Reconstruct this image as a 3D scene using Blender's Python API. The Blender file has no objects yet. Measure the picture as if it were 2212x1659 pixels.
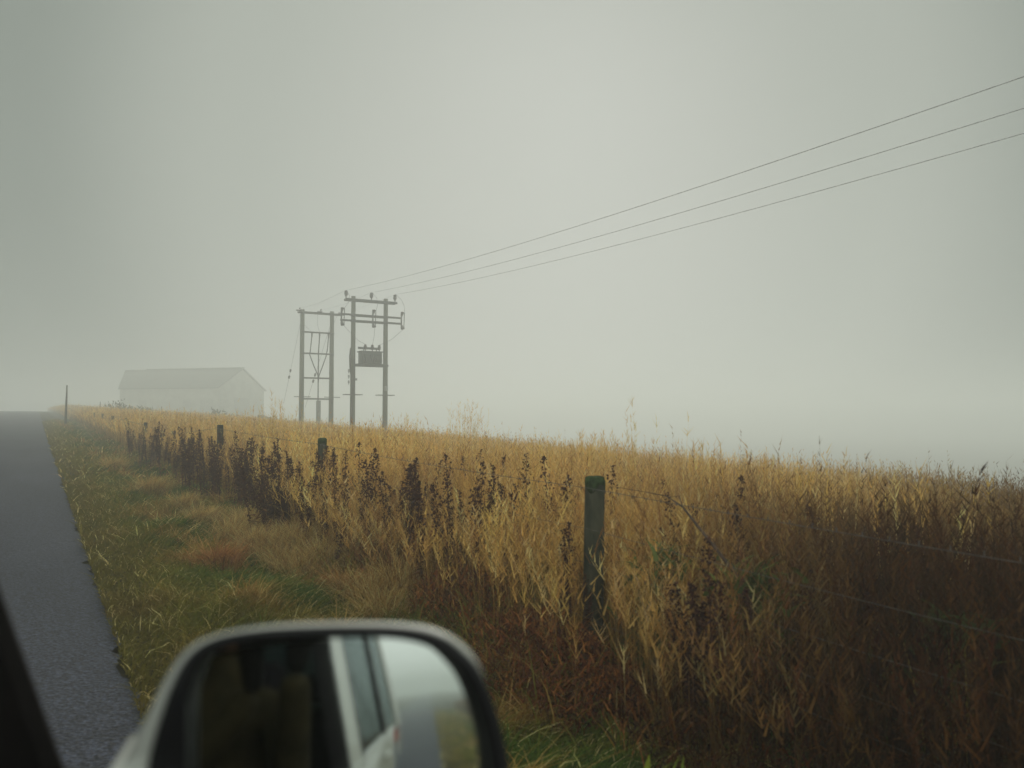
import bpy, math, random
import numpy as np
from math import sin, cos, tan, radians, pi, sqrt, exp
from mathutils import Vector, Matrix

random.seed(7)
RS = np.random.RandomState(11)
scene = bpy.context.scene

# ------------------------------------------------------------------ camera
YAW, PITCH, FPX = radians(31.2), radians(2.6), 788.0
CAM = np.array([0.0, 0.0, 1.45])
cd = bpy.data.cameras.new('camera')
cam = bpy.data.objects.new('camera', cd)
scene.collection.objects.link(cam)
cam.location = CAM
cam.rotation_euler = (radians(90) + PITCH, 0, -YAW)
cd.sensor_width = 36
cd.lens = FPX / 1024 * 36
cd.clip_start = 0.01
cd.clip_end = 3000
cd.dof.use_dof = True
cd.dof.focus_distance = 30
cd.dof.aperture_fstop = 3.1
scene.camera = cam
scene.render.resolution_x, scene.render.resolution_y = 1024, 768

# ------------------------------------------------------------------ sky and sun
SUN_AZ, SUN_EL = radians(36), radians(24)          # azimuth clockwise from +Y
SKY_STRENGTH = 0.1
w = bpy.data.worlds.new("World")
scene.world = w
w.use_nodes = True
nt = w.node_tree
nt.nodes.clear()
N = nt.nodes.new
out = N('ShaderNodeOutputWorld'); bg = N('ShaderNodeBackground')
sky = N('ShaderNodeTexSky'); sky.sky_type = 'NISHITA'; sky.sun_disc = False
sky.sun_elevation = SUN_EL; sky.sun_rotation = SUN_AZ
bw = N('ShaderNodeRGBToBW'); nt.links.new(sky.outputs[0], bw.inputs[0])
# cloud layer: bright round the veiled sun, with a dull ring imitating lens vignetting
tc = N('ShaderNodeTexCoord')
dot = N('ShaderNodeVectorMath'); dot.operation = 'DOT_PRODUCT'
nrm = N('ShaderNodeVectorMath'); nrm.operation = 'NORMALIZE'
nt.links.new(tc.outputs['Generated'], nrm.inputs[0]); nt.links.new(nrm.outputs[0], dot.inputs[0])
GA, GE = radians(34), radians(17)
dot.inputs[1].default_value = (sin(GA) * cos(GE), cos(GA) * cos(GE), sin(GE))
ramp = N('ShaderNodeValToRGB'); nt.links.new(dot.outputs['Value'], ramp.inputs[0])
cr = ramp.color_ramp; cr.interpolation = 'EASE'
cr.elements[0].position = 0.0; cr.elements[0].color = (.92, .98, .90, 1)
cr.elements[1].position = 1.0; cr.elements[1].color = (.44, .46, .41, 1)
for p_, c_ in ((.38, (.66, .71, .65, 1)), (.70, (.14, .17, .147, 1)), (.83, (.235, .268, .235, 1)), (.93, (.385, .415, .365, 1))):
    e = cr.elements.new(p_); e.color = c_
nz = N('ShaderNodeTexNoise'); nz.inputs['Scale'].default_value = 2.2; nz.inputs['Detail'].default_value = 4
nt.links.new(nrm.outputs[0], nz.inputs['Vector'])
mr = N('ShaderNodeMapRange'); mr.inputs[3].default_value = .94; mr.inputs[4].default_value = 1.06
nt.links.new(nz.outputs[0], mr.inputs[0])
sc = N('ShaderNodeVectorMath'); sc.operation = 'SCALE'
sc.inputs['Scale'].default_value = 1 / SKY_STRENGTH
nt.links.new(ramp.outputs[0], sc.inputs[0])
sc2 = N('ShaderNodeVectorMath'); sc2.operation = 'SCALE'
nt.links.new(sc.outputs[0], sc2.inputs[0]); nt.links.new(mr.outputs[0], sc2.inputs['Scale'])
mix = N('ShaderNodeMix'); mix.data_type = 'RGBA'; mix.inputs[0].default_value = .95
nt.links.new(bw.outputs[0], mix.inputs[6]); nt.links.new(sc2.outputs[0], mix.inputs[7])
nt.links.new(mix.outputs[2], bg.inputs[0]); bg.inputs[1].default_value = SKY_STRENGTH
nt.links.new(bg.outputs[0], out.inputs[0])

sd = bpy.data.lights.new('sun', 'SUN'); sd.energy = 1.05; sd.angle = radians(25); sd.color = (1, .95, .86)
sun = bpy.data.objects.new('sun', sd); scene.collection.objects.link(sun)
sun.rotation_euler = Vector((-sin(SUN_AZ) * cos(SUN_EL), -cos(SUN_AZ) * cos(SUN_EL), -sin(SUN_EL))).to_track_quat('-Z', 'Y').to_euler()

scene.view_settings.view_transform = 'Standard'
scene.view_settings.look = 'None'
scene.view_settings.exposure = 0.0
scene.view_settings.gamma = 1
scene.render.engine = 'CYCLES'
scene.cycles.volume_bounces = 4
scene.cycles.max_bounces = 8

# ------------------------------------------------------------------ helpers
FW = np.array([sin(YAW) * cos(PITCH), cos(YAW) * cos(PITCH), sin(PITCH)])
RT = np.array([cos(YAW), -sin(YAW), 0.0])
UP = np.cross(RT, FW)


def ray(x, y):                      # photo direction (1024 px) in world space, for surveying positions
    return FW + RT * (x - 512) / FPX - UP * (y - 384) / FPX


def V(x, y):                        # the same from the 2212 px survey image
    return ray(x / 2.1602, y / 2.1602)


def on_lateral(x2, lat):            # forward distance where azimuth of image column meets lateral distance lat
    d = V(x2, 900)
    return lat * d[1] / d[0]


def sstep(a, b, x):
    t = np.clip((x - a) / (b - a), 0, 1)
    return t * t * (3 - 2 * t)


def wob(x, y, s, k=0.0):            # smooth pseudo noise, about -1..1
    return (np.sin(x * s * 1.3 + 1.7 * np.sin(y * s * .9 + k) + k * 2.1) * .5 +
            np.sin(y * s * 1.7 + 2.1 * np.sin(x * s * 1.1 + k * 1.3) + k) * .5)


ROAD_R, ROAD_L = 0.47, -3.6
FENCE = 2.7


def gz(x, y):
    x = np.asarray(x, float); y = np.asarray(y, float)
    z = .022 * np.where(y > 80, 80 + 90 * (1 - np.exp(-np.maximum(y - 80, 0) / 90)), np.maximum(y, -40))
    lat = np.maximum(x - FENCE, 0)
    z = z - .066 * lat - .22 * np.maximum(x - 13.5, 0) * sstep(13.5, 19, x) * (x < 60) - .22 * 46.5 * (x >= 60)
    z = np.maximum(z, -9 + .004 * y)
    v = sstep(ROAD_R + .05, ROAD_R + .7, x)
    z = z + v * (.05 * wob(x, y, 2.1) + .035 * wob(x, y, 5.3, 2) + .03)
    # the steep crest of the field edge is uneven
    z = z + sstep(6, 12, x) * .07 * wob(x, y, .45, 1)
    # verge dips to a shallow ditch before the fence
    z = z - .10 * np.exp(-((x - 1.9) / .45) ** 2)
    vl = sstep(-ROAD_L, -ROAD_L + .8, -x)
    z = z + vl * (.06 * wob(x, y, 1.9, 3) + .03)
    return z


def link(o, parent=None):
    scene.collection.objects.link(o)
    if parent is not None:
        o.parent = parent
    return o


def tag(o, label=None, cat=None, group=None, kind=None):
    if label: o['label'] = label
    if cat: o['category'] = cat
    if group: o['group'] = group
    if kind: o['kind'] = kind
    return o


def empty(name, loc=(0, 0, 0), rz=0, **k):
    o = bpy.data.objects.new(name, None)
    o.empty_display_size = .2
    link(o); o.location = loc; o.rotation_euler = (0, 0, rz)
    return tag(o, **k)


def np_mesh(name, verts, quads, mat, parent=None, col=None, smooth=False, tris=None):
    me = bpy.data.meshes.new(name)
    verts = np.ascontiguousarray(verts, np.float32)
    me.vertices.add(len(verts)); me.vertices.foreach_set('co', verts.ravel())
    nq = len(quads); k = quads.shape[1]
    me.loops.add(nq * k); me.polygons.add(nq)
    me.loops.foreach_set('vertex_index', np.ascontiguousarray(quads, np.int32).ravel())
    me.polygons.foreach_set('loop_start', np.arange(0, nq * k, k, dtype=np.int32))
    if smooth:
        me.polygons.foreach_set('use_smooth', np.ones(nq, bool))
    if col is not None:
        a = me.color_attributes.new('tint', 'FLOAT_COLOR', 'POINT')
        a.data.foreach_set('color', np.ascontiguousarray(np.c_[col, np.ones(len(col))], np.float32).ravel())
    me.update(calc_edges=True)
    me.materials.append(mat)
    o = bpy.data.objects.new(name, me)
    return link(o, parent)


class MB:
    """collects simple solids and links them as one mesh object"""
    def __init__(s): s.v = []; s.f = []

    def add(s, vs, fs):
        b = len(s.v); s.v += [tuple(map(float, v)) for v in vs]; s.f += [tuple(i + b for i in f) for f in fs]; return s

    def box(s, c, d, rot=None, bev=0.0):
        c = Vector(c); hx, hy, hz = d[0] / 2, d[1] / 2, d[2] / 2
        M = rot or Matrix.Identity(3)
        if bev <= 0:
            vs = [c + M @ Vector((x * hx, y * hy, z * hz)) for z in (-1, 1) for y in (-1, 1) for x in (-1, 1)]
            return s.add(vs, [(0, 2, 3, 1), (4, 5, 7, 6), (0, 1, 5, 4), (2, 6, 7, 3), (0, 4, 6, 2), (1, 3, 7, 5)])
        loops = []
        b = bev
        for z, i in ((-hz, b), (-hz + b, 0), (hz - b, 0), (hz, b)):
            loops.append([c + M @ Vector(p + (z,)) for p in ((-hx + i, -hy + b + i * 0), (-hx + b + i * 0, -hy + i), (hx - b, -hy + i), (hx - i, -hy + b), (hx - i, hy - b), (hx - b, hy - i), (-hx + b, hy - i), (-hx + i, hy - b))])
        return s.loft(loops)

    def loft(s, loops, cap=True):
        n = len(loops[0]); vs = [p for l in loops for p in l]; fs = []
        for k in range(len(loops) - 1):
            for i in range(n):
                j = (i + 1) % n
                fs.append((k * n + i, k * n + j, (k + 1) * n + j, (k + 1) * n + i))
        if cap:
            fs.append(tuple(range(n - 1, -1, -1))); fs.append(tuple((len(loops) - 1) * n + i for i in range(n)))
        return s.add(vs, fs)

    def tube(s, pts, r, n=8, cap=True):
        pts = [Vector(p) for p in pts]
        rs = r if isinstance(r, (list, tuple)) else [r] * len(pts)
        loops = []; ref = None
        for i, p in enumerate(pts):
            t = (pts[min(i + 1, len(pts) - 1)] - pts[max(i - 1, 0)]).normalized()
            if ref is None:
                ref = t.orthogonal().normalized()
            a = (ref - t * ref.dot(t)).normalized(); b = t.cross(a); ref = a
            loops.append([p + (a * cos(2 * pi * k / n) + b * sin(2 * pi * k / n)) * rs[i] for k in range(n)])
        return s.loft(loops, cap)

    def lathe(s, prof, c=(0, 0, 0), n=16):          # prof: (r, z)
        c = Vector(c)
        return s.loft([[c + Vector((r * cos(2 * pi * k / n), r * sin(2 * pi * k / n), z)) for k in range(n)] for r, z in prof])

    def prism(s, poly, vec):
        vec = Vector(vec); a = [Vector(p) for p in poly]
        return s.loft([a, [p + vec for p in a]])

    def build(s, name, mat, parent=None, smooth=False, col=None):
        me = bpy.data.meshes.new(name); me.from_pydata(s.v, [], s.f)
        import bmesh
        bm = bmesh.new(); bm.from_mesh(me); bmesh.ops.recalc_face_normals(bm, faces=bm.faces); bm.to_mesh(me); bm.free()
        if smooth:
            me.polygons.foreach_set('use_smooth', [True] * len(me.polygons))
        me.materials.append(mat)
        o = bpy.data.objects.new(name, me)
        return link(o, parent)


# ------------------------------------------------------------------ materials
def material(name, color=(.5, .5, .5), rough=.6, metal=0.0, var=.25, scale=6.0, bump=0.0, spec=.4, color2=None, coat=0.0, detail=6, stretch=None):
    m = bpy.data.materials.new(name); m.use_nodes = True
    t = m.node_tree; b = t.nodes['Principled BSDF']
    b.inputs['Roughness'].default_value = rough; b.inputs['Metallic'].default_value = metal
    b.inputs['Specular IOR Level'].default_value = spec
    b.inputs['Coat Weight'].default_value = coat
    c = t.nodes.new('ShaderNodeTexCoord'); n = t.nodes.new('ShaderNodeTexNoise')
    n.inputs['Scale'].default_value = scale; n.inputs['Detail'].default_value = detail
    if stretch:
        mp = t.nodes.new('ShaderNodeMapping'); mp.inputs['Scale'].default_value = stretch
        t.links.new(c.outputs['Object'], mp.inputs[0]); t.links.new(mp.outputs[0], n.inputs['Vector'])
    else:
        t.links.new(c.outputs['Object'], n.inputs['Vector'])
    r = t.nodes.new('ShaderNodeValToRGB')
    c2 = color2 or tuple(x * (1 - var) for x in color)
    r.color_ramp.elements[0].position = .35; r.color_ramp.elements[1].position = .65
    r.color_ramp.elements[0].color = (*c2, 1); r.color_ramp.elements[1].color = (*[min(1, x * (1 + (0 if color2 else var))) for x in color], 1)
    t.links.new(n.outputs[0], r.inputs[0]); t.links.new(r.outputs[0], b.inputs['Base Color'])
    if bump:
        bp = t.nodes.new('ShaderNodeBump'); bp.inputs['Strength'].default_value = bump; bp.inputs['Distance'].default_value = .01
        t.links.new(n.outputs[0], bp.inputs['Height']); t.links.new(bp.outputs[0], b.inputs['Normal'])
    return m


def leaf_material(name, gain=1.0, trans=.25):
    m = bpy.data.materials.new(name); m.use_nodes = True
    t = m.node_tree; t.nodes.clear()
    a = t.nodes.new('ShaderNodeAttribute'); a.attribute_name = 'tint'
    g = t.nodes.new('ShaderNodeVectorMath'); g.operation = 'SCALE'; g.inputs['Scale'].default_value = gain
    d = t.nodes.new('ShaderNodeBsdfDiffuse'); r = t.nodes.new('ShaderNodeBsdfTranslucent'); x = t.nodes.new('ShaderNodeMixShader')
    o = t.nodes.new('ShaderNodeOutputMaterial'); x.inputs[0].default_value = trans
    t.links.new(a.outputs['Color'], g.inputs[0]); t.links.new(g.outputs[0], d.inputs[0]); t.links.new(g.outputs[0], r.inputs[0])
    t.links.new(d.outputs[0], x.inputs[1]); t.links.new(r.outputs[0], x.inputs[2]); t.links.new(x.outputs[0], o.inputs[0])
    return m


def asphalt_material():
    m = bpy.data.materials.new('asphalt'); m.use_nodes = True
    t = m.node_tree; b = t.nodes['Principled BSDF']; L = t.links.new
    c = t.nodes.new('ShaderNodeTexCoord')
    n1 = t.nodes.new('ShaderNodeTexNoise'); n1.inputs['Scale'].default_value = 1.3; n1.inputs['Detail'].default_value = 5
    n2 = t.nodes.new('ShaderNodeTexNoise'); n2.inputs['Scale'].default_value = 42; n2.inputs['Detail'].default_value = 4; n2.inputs['Roughness'].default_value = .75
    vo = t.nodes.new('ShaderNodeTexVoronoi'); vo.inputs['Scale'].default_value = 55
    mp = t.nodes.new('ShaderNodeMapping'); mp.inputs['Scale'].default_value = (1, .22, 1)
    L(c.outputs['Object'], mp.inputs[0]); L(mp.outputs[0], n1.inputs['Vector'])
    L(c.outputs['Object'], n2.inputs['Vector']); L(c.outputs['Object'], vo.inputs['Vector'])
    r1 = t.nodes.new('ShaderNodeValToRGB'); r1.color_ramp.elements[0].position = .3; r1.color_ramp.elements[1].position = .7
    r1.color_ramp.elements[0].color = (.009, .0112, .018, 1); r1.color_ramp.elements[1].color = (.020, .0225, .032, 1)
    L(n1.outputs[0], r1.inputs[0])
    r2 = t.nodes.new('ShaderNodeValToRGB'); r2.color_ramp.elements[0].position = .42; r2.color_ramp.elements[1].position = .68
    r2.color_ramp.elements[0].color = (.4, .4, .4, 1); r2.color_ramp.elements[1].color = (4.4, 4.4, 4.6, 1)
    L(n2.outputs[0], r2.inputs[0])
    mu = t.nodes.new('ShaderNodeMix'); mu.data_type = 'RGBA'; mu.blend_type = 'MULTIPLY'; mu.inputs[0].default_value = 1
    L(r1.outputs[0], mu.inputs[6]); L(r2.outputs[0], mu.inputs[7]); L(mu.outputs[2], b.inputs['Base Color'])
    b.inputs['Roughness'].default_value = .7; b.inputs['Specular IOR Level'].default_value = .3
    bp = t.nodes.new('ShaderNodeBump'); bp.inputs['Strength'].default_value = .9; bp.inputs['Distance'].default_value = .006
    L(vo.outputs[0], bp.inputs['Height']); L(bp.outputs[0], b.inputs['Normal'])
    return m


M_ASPHALT = asphalt_material()
M_SOIL = material('turf_soil', (.055, .05, .02), .95, var=.5, scale=3, bump=.5, spec=.1, color2=(.03, .026, .014))
M_LEAF = leaf_material('dry_grass_blades', 1.0, .3)
M_DOCK = leaf_material('dock_seed', 1.0, .1)
M_WOOD = material('weathered_wood', (.17, .17, .12), .9, var=.4, scale=9, bump=.6, spec=.15, color2=(.075, .08, .06), stretch=(3, 3, .5))
M_MOSSWOOD = material('mossy_post_wood', (.075, .075, .05), .95, var=.5, scale=7, bump=.8, spec=.1, color2=(.02, .026, .018), stretch=(2, 2, .8))
M_LICHEN = material('moss', (.035, .055, .022), .98, var=.5, scale=30, bump=.9, spec=.05)
M_POLE = material('creosoted_pole', (.09, .10, .07), .85, var=.35, scale=4, bump=.3, spec=.2, color2=(.05, .055, .04), stretch=(4, 4, .4))
M_STEEL = material('dull_steel', (.05, .055, .05), .6, .4, var=.3, scale=12)
M_WIRE = material('fence_wire', (.11, .10, .09), .8, .1, var=.3, scale=20)
M_CABLE = material('black_cable', (.03, .032, .032), .6, var=.2)
M_COND = material('overhead_conductor', (.62, .62, .63), .5, .5, var=.2)
M_INS = material('brown_porcelain', (.02, .018, .018), .3, var=.2, scale=20, spec=.6)
M_TRANS = material('transformer_paint', (.05, .062, .065), .55, var=.25, scale=8)
M_GALV = material('galvanised_cover', (.24, .25, .24), .55, .3, var=.25, scale=5)
M_WALL = material('barn_render', (.36, .38, .33), .9, var=.15, scale=.8)
M_ROOF = material('barn_roof_sheet', (.045, .06, .05), .75, var=.25, scale=.6)
M_DARKWOOD = material('barn_door_paint', (.27, .29, .26), .8, var=.3)
M_STONE = material('field_stone', (.2, .2, .18), .95, var=.4, scale=3, bump=.5)
M_PAINT = material('silver_white_car_paint', (.55, .57, .53), .38, var=.03, scale=3, spec=.5, coat=.35)
M_BLACK = material('black_plastic', (.006, .006, .008), .5, var=.3, scale=40, spec=.35)
M_TRIM = material('interior_trim', (.005, .004, .004), .85, var=.3, scale=30, spec=.15)
M_SEAT = material('seat_cloth', (.014, .014, .017), .95, var=.4, scale=60, spec=.1)
M_JACKET = material('olive_jacket', (.026, .022, .010), .9, var=.3, scale=14, bump=.4, spec=.15)
M_SKIN = material('skin', (.42, .25, .18), .55, var=.08, scale=20)
M_HAIR = material('dark_hair', (.02, .014, .010), .7, var=.4, scale=60)
M_TYRE = material('tyre_rubber', (.02, .02, .02), .85, var=.3, scale=20)
M_LAMP = material('tail_lamp_plastic', (.35, .02, .02), .25, var=.1)
M_CLEAR = material('lamp_lens', (.55, .57, .55), .15, var=.05, spec=.8)


def glass_material(name, tint=(.75, .8, .78)):
    m = bpy.data.materials.new(name); m.use_nodes = True
    t = m.node_tree; t.nodes.clear()
    o = t.nodes.new('ShaderNodeOutputMaterial'); g = t.nodes.new('ShaderNodeBsdfGlossy'); g.inputs['Roughness'].default_value = .03
    g.inputs[0].default_value = (.52, .59, .60, 1)
    tr = t.nodes.new('ShaderNodeBsdfTransparent'); tr.inputs[0].default_value = (*tint, 1)
    fr = t.nodes.new('ShaderNodeFresnel'); fr.inputs[0].default_value = 1.6
    x = t.nodes.new('ShaderNodeMixShader')
    n = t.nodes.new('ShaderNodeTexNoise'); n.inputs['Scale'].default_value = 8
    mm = t.nodes.new('ShaderNodeMath'); mm.operation = 'MULTIPLY_ADD'; mm.inputs[1].default_value = .02; 
    t.links.new(n.outputs[0], mm.inputs[0]); t.links.new(fr.outputs[0], mm.inputs[2])
    t.links.new(mm.outputs[0], x.inputs[0]); t.links.new(tr.outputs[0], x.inputs[1]); t.links.new(g.outputs[0], x.inputs[2])
    t.links.new(x.outputs[0], o.inputs[0])
    return m


M_GLASS = glass_material('window_glass')
M_PRIV = glass_material('tinted_window_glass', (.10, .12, .12))


def mirror_material():
    m = bpy.data.materials.new('mirror_silver'); m.use_nodes = True
    b = m.node_tree.nodes['Principled BSDF']
    b.inputs['Metallic'].default_value = 1; b.inputs['Roughness'].default_value = .035
    b.inputs['Base Color'].default_value = (.80, .86, .84, 1)
    n = m.node_tree.nodes.new('ShaderNodeTexNoise'); n.inputs['Scale'].default_value = 30
    r = m.node_tree.nodes.new('ShaderNodeMapRange'); r.inputs[3].default_value = .02; r.inputs[4].default_value = .07
    m.node_tree.links.new(n.outputs[0], r.inputs[0]); m.node_tree.links.new(r.outputs[0], b.inputs['Roughness'])
    return m


M_MIRROR = mirror_material()

# ------------------------------------------------------------------ ground, road
def grid_axis(*spans):
    a = []
    for s, e, st in spans:
        a += list(np.arange(s, e, st))
    return np.array(a + [spans[-1][1]])


gx = grid_axis((-400, -60, 40), (-60, -8, 4), (-8, -3.6, .3), (-3.6, .45, 1.3), (.47, 3.2, .09), (3.2, 14, .35), (14, 40, 1.5), (40, 120, 8), (120, 520, 50))
gy = grid_axis((-400, -60, 40), (-60, -8, 2), (-8, 0, .4), (0, 14, .12), (14, 40, .4), (40, 130, 2), (130, 600, 40))
X, Y = np.meshgrid(gx, gy, indexing='ij')
Z = gz(X, Y)
Z = np.where((X < ROAD_R + .02) & (X > ROAD_L - .02), Z - .05, Z)
nx, ny = X.shape
idx = np.arange(nx * ny).reshape(nx, ny)
q = np.stack([idx[:-1, :-1], idx[1:, :-1], idx[1:, 1:], idx[:-1, 1:]], -1).reshape(-1, 4)
g = np_mesh('ground', np.stack([X, Y, Z], -1).reshape(-1, 3), q, M_SOIL, smooth=True)
tag(g, kind='structure')

ry = grid_axis((-380, -20, 20), (-20, 0, .5), (0, 14, .06), (14, 40, .25), (40, 120, 4), (120, 560, 40))
edge = .03 * np.sin(ry * 2.3) + .02 * np.sin(ry * 5.9 + 1) + .012 * np.sin(ry * 13) + .022 * np.sin(ry * 31 + 2 * np.sin(ry * 9)) * np.sin(ry * 4.1) + .01 * RS.normal(0, 1, len(ry))
cols_ = np.stack([ROAD_L + edge * .8, np.full_like(ry, -2.6), np.full_like(ry, -1.55), np.full_like(ry, -.5), ROAD_R + edge], 0)
rz_ = gz(np.zeros_like(ry), ry)
cam_h = np.array([0.0, .022, .03, .02, 0.0])[:, None]
RX = cols_; RYY = np.broadcast_to(ry, RX.shape); RZ = rz_[None, :] + cam_h - .006
idx = np.arange(RX.size).reshape(RX.shape)
q = np.stack([idx[:-1, :-1], idx[1:, :-1], idx[1:, 1:], idx[:-1, 1:]], -1).reshape(-1, 4)
road = np_mesh('road', np.stack([RX, RYY, RZ], -1).reshape(-1, 3), q, M_ASPHALT, smooth=True)
tag(road, kind='structure')

# ------------------------------------------------------------------ blades
def blades(base, h, wd, az, lean, droop, col, seg=3, tipcol=None):
    n = len(base)
    t = np.linspace(0, 1, seg + 1)[None, :]
    d = np.stack([np.cos(az), np.sin(az)], -1)
    hor = h[:, None] * (lean[:, None] * t ** 1.6)
    ver = h[:, None] * t * (1 - droop[:, None] * t ** 1.5)
    cx = base[:, 0, None] + d[:, 0, None] * hor
    cy = base[:, 1, None] + d[:, 1, None] * hor
    cz = base[:, 2, None] + ver
    wa = RS.uniform(0, 2 * pi, n)
    wx, wy = np.cos(wa)[:, None], np.sin(wa)[:, None]
    ww = wd[:, None] * .5 * (1 - t) ** .55 + wd[:, None] * .03
    P = np.empty((n, seg + 1, 2, 3), np.float32)
    P[:, :, 0, 0] = cx - wx * ww; P[:, :, 1, 0] = cx + wx * ww
    P[:, :, 0, 1] = cy - wy * ww; P[:, :, 1, 1] = cy + wy * ww
    P[:, :, :, 2] = cz[:, :, None]
    C = np.broadcast_to(col[:, None, None, :], (n, seg + 1, 2, 3)).copy()
    if tipcol is not None:
        C = C * (1 - t[0][None, :, None, None] ** 2) + tipcol[:, None, None, :] * t[0][None, :, None, None] ** 2
    b = (np.arange(n) * (seg + 1) * 2)[:, None]
    k = np.arange(seg)[None, :] * 2
    Q = np.stack([b + k, b + k + 1, b + k + 3, b + k + 2], -1).reshape(-1, 4)
    return P.reshape(-1, 3), Q, C.reshape(-1, 3)


def merge(parts):
    vs, qs, cs, o = [], [], [], 0
    for v, q_, c in parts:
        vs.append(v); qs.append(q_ + o); cs.append(c); o += len(v)
    return np.concatenate(vs), np.concatenate(qs), np.concatenate(cs)


def pick(pal, n, wts=None, jit=.18):
    pal = np.array(pal); i = RS.choice(len(pal), n, p=wts)
    c = pal[i] * (1 + RS.uniform(-jit, jit, (n, 1)))
    return np.clip(c * (1 + RS.uniform(-.06, .06, (n, 3))), 0.003, .9)


GOLD = [(.80, .54, .17), (.70, .44, .12), (.88, .66, .28), (.52, .31, .085), (.30, .16, .05)]
DARKB = [(.09, .05, .03), (.06, .03, .022), (.14, .075, .035), (.05, .027, .025)]
OLIVE = [(.24, .21, .04), (.30, .24, .05), (.18, .19, .035), (.38, .26, .07)]
GREEN = [(.075, .13, .022), (.11, .16, .03), (.05, .095, .018)]
RUST = [(.38, .14, .04), (.52, .23, .07), (.22, .075, .03), (.12, .045, .025)]


def field_points(n, x0, x1, y0, y1):
    x = RS.uniform(x0, x1, n); y = RS.uniform(y0, y1, n)
    return x, y


def in_view(x, y, lo=-4, hi=70):
    a = np.degrees(np.arctan2(x, y)); return (a > lo) & (a < hi)


def clear_post(x, y):
    a = np.degrees(np.arctan2(x, y)); return ~((a > 36.0) & (a < 38.3) & (x < 2.74))


def stalks(x, y, scale_w=1.0, spik=8, seg=3, hmul=1.0):
    """tall dead grass stalk with a feathery seed plume"""
    k = clear_post(x, y); x, y = x[k], y[k]
    n = len(x)
    z = gz(x, y)
    patch = wob(x, y, 1.1, 4) * .5 + wob(x, y, .37, 1) * .5
    h = (RS.normal(.88, .15, n) + .12 * patch) * hmul
    h *= .72 + .28 * sstep(2.35, 3.4, x)
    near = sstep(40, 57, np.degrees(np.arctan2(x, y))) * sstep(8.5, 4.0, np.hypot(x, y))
    near = np.maximum(near, .7 * sstep(50, 64, np.degrees(np.arctan2(x, y))))  # grass towards the right darkened in its colour to imitate lens vignetting
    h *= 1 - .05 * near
    col = pick(GOLD, n, [.3, .28, .14, .18, .10])
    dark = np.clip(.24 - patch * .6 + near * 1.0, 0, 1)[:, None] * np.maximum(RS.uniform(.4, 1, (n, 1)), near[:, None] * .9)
    clump = sstep(.45, .8, wob(x, y, 6.3, 2)) * sstep(-.2, .5, wob(x, y, 1.7, 8)) * sstep(13, 8, x)
    dark = np.maximum(dark, clump[:, None] * RS.uniform(.5, 1, (n, 1)))
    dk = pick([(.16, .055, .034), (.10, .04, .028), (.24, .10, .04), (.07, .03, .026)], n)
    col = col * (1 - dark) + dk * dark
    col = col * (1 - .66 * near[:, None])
    wind = radians(200)
    az = np.where(RS.rand(n) < .6, wind + RS.normal(0, .7, n), RS.uniform(0, 2 * pi, n))
    lean = np.abs(RS.normal(.1, .13, n)) + .55 * np.clip(wob(x, y, .9, 6), 0, 1) ** 3 * RS.rand(n); droop = lean * .25
    wd = RS.uniform(.0028, .005, n) * scale_w
    base = np.stack([x, y, z - .02], -1)
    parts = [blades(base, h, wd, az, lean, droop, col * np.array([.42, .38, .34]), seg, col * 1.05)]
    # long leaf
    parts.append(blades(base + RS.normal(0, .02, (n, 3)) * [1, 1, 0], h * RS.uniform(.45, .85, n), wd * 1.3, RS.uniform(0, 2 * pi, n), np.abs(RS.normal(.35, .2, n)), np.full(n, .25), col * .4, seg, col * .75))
    for k in range(spik):
        tt = .70 + .30 * (k + RS.uniform(0, 1, n)) / spik
        d = np.stack([np.cos(az), np.sin(az)], -1)
        p = np.stack([x + d[:, 0] * h * lean * tt ** 1.6, y + d[:, 1] * h * lean * tt ** 1.6, z - .02 + h * tt * (1 - droop * tt ** 1.5)], -1)
        hh = RS.uniform(.04, .10, n) * (1.3 - tt) * 2.2 * hmul
        parts.append(blades(p, hh, wd * RS.uniform(1.2, 2.2, n), RS.uniform(0, 2 * pi, n), RS.uniform(.3, .9, n), np.full(n, .15), np.clip(col * 1.12, 0, .9), 1))
    return parts


print('grass...')
parts = []
# near belt along the fence, mid field, far crest
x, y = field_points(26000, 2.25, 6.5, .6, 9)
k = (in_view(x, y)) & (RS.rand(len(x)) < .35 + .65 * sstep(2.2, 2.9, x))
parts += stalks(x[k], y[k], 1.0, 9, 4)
x, y = field_points(42000, 2.4, 14.5, 1, 20)
k = in_view(x, y) & (np.hypot(x, y) > 5.5)
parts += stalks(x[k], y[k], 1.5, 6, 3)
x, y = field_points(52000, 2.3, 16.5, 19, 62)
k = in_view(x, y)
parts += stalks(x[k], y[k], 3.2, 4, 2)
x, y = field_points(24000, 2.2, 16, 60, 180)
parts += stalks(x, y, 7, 2, 1)
x, y = field_points(16000, 2.4, 12, -40, .7)
parts += stalks(x, y, 3.5, 3, 2)
x, y = field_points(9000, -16, -4.6, -30, 60)
parts += stalks(x, y, 5, 2, 2, .7)
v, q, c = merge(parts)
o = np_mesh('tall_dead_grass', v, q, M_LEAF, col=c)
tag(o, 'tall golden dead grass with feathery seed heads covering the field beyond the wire fence', 'tall grass', kind='stuff')

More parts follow.
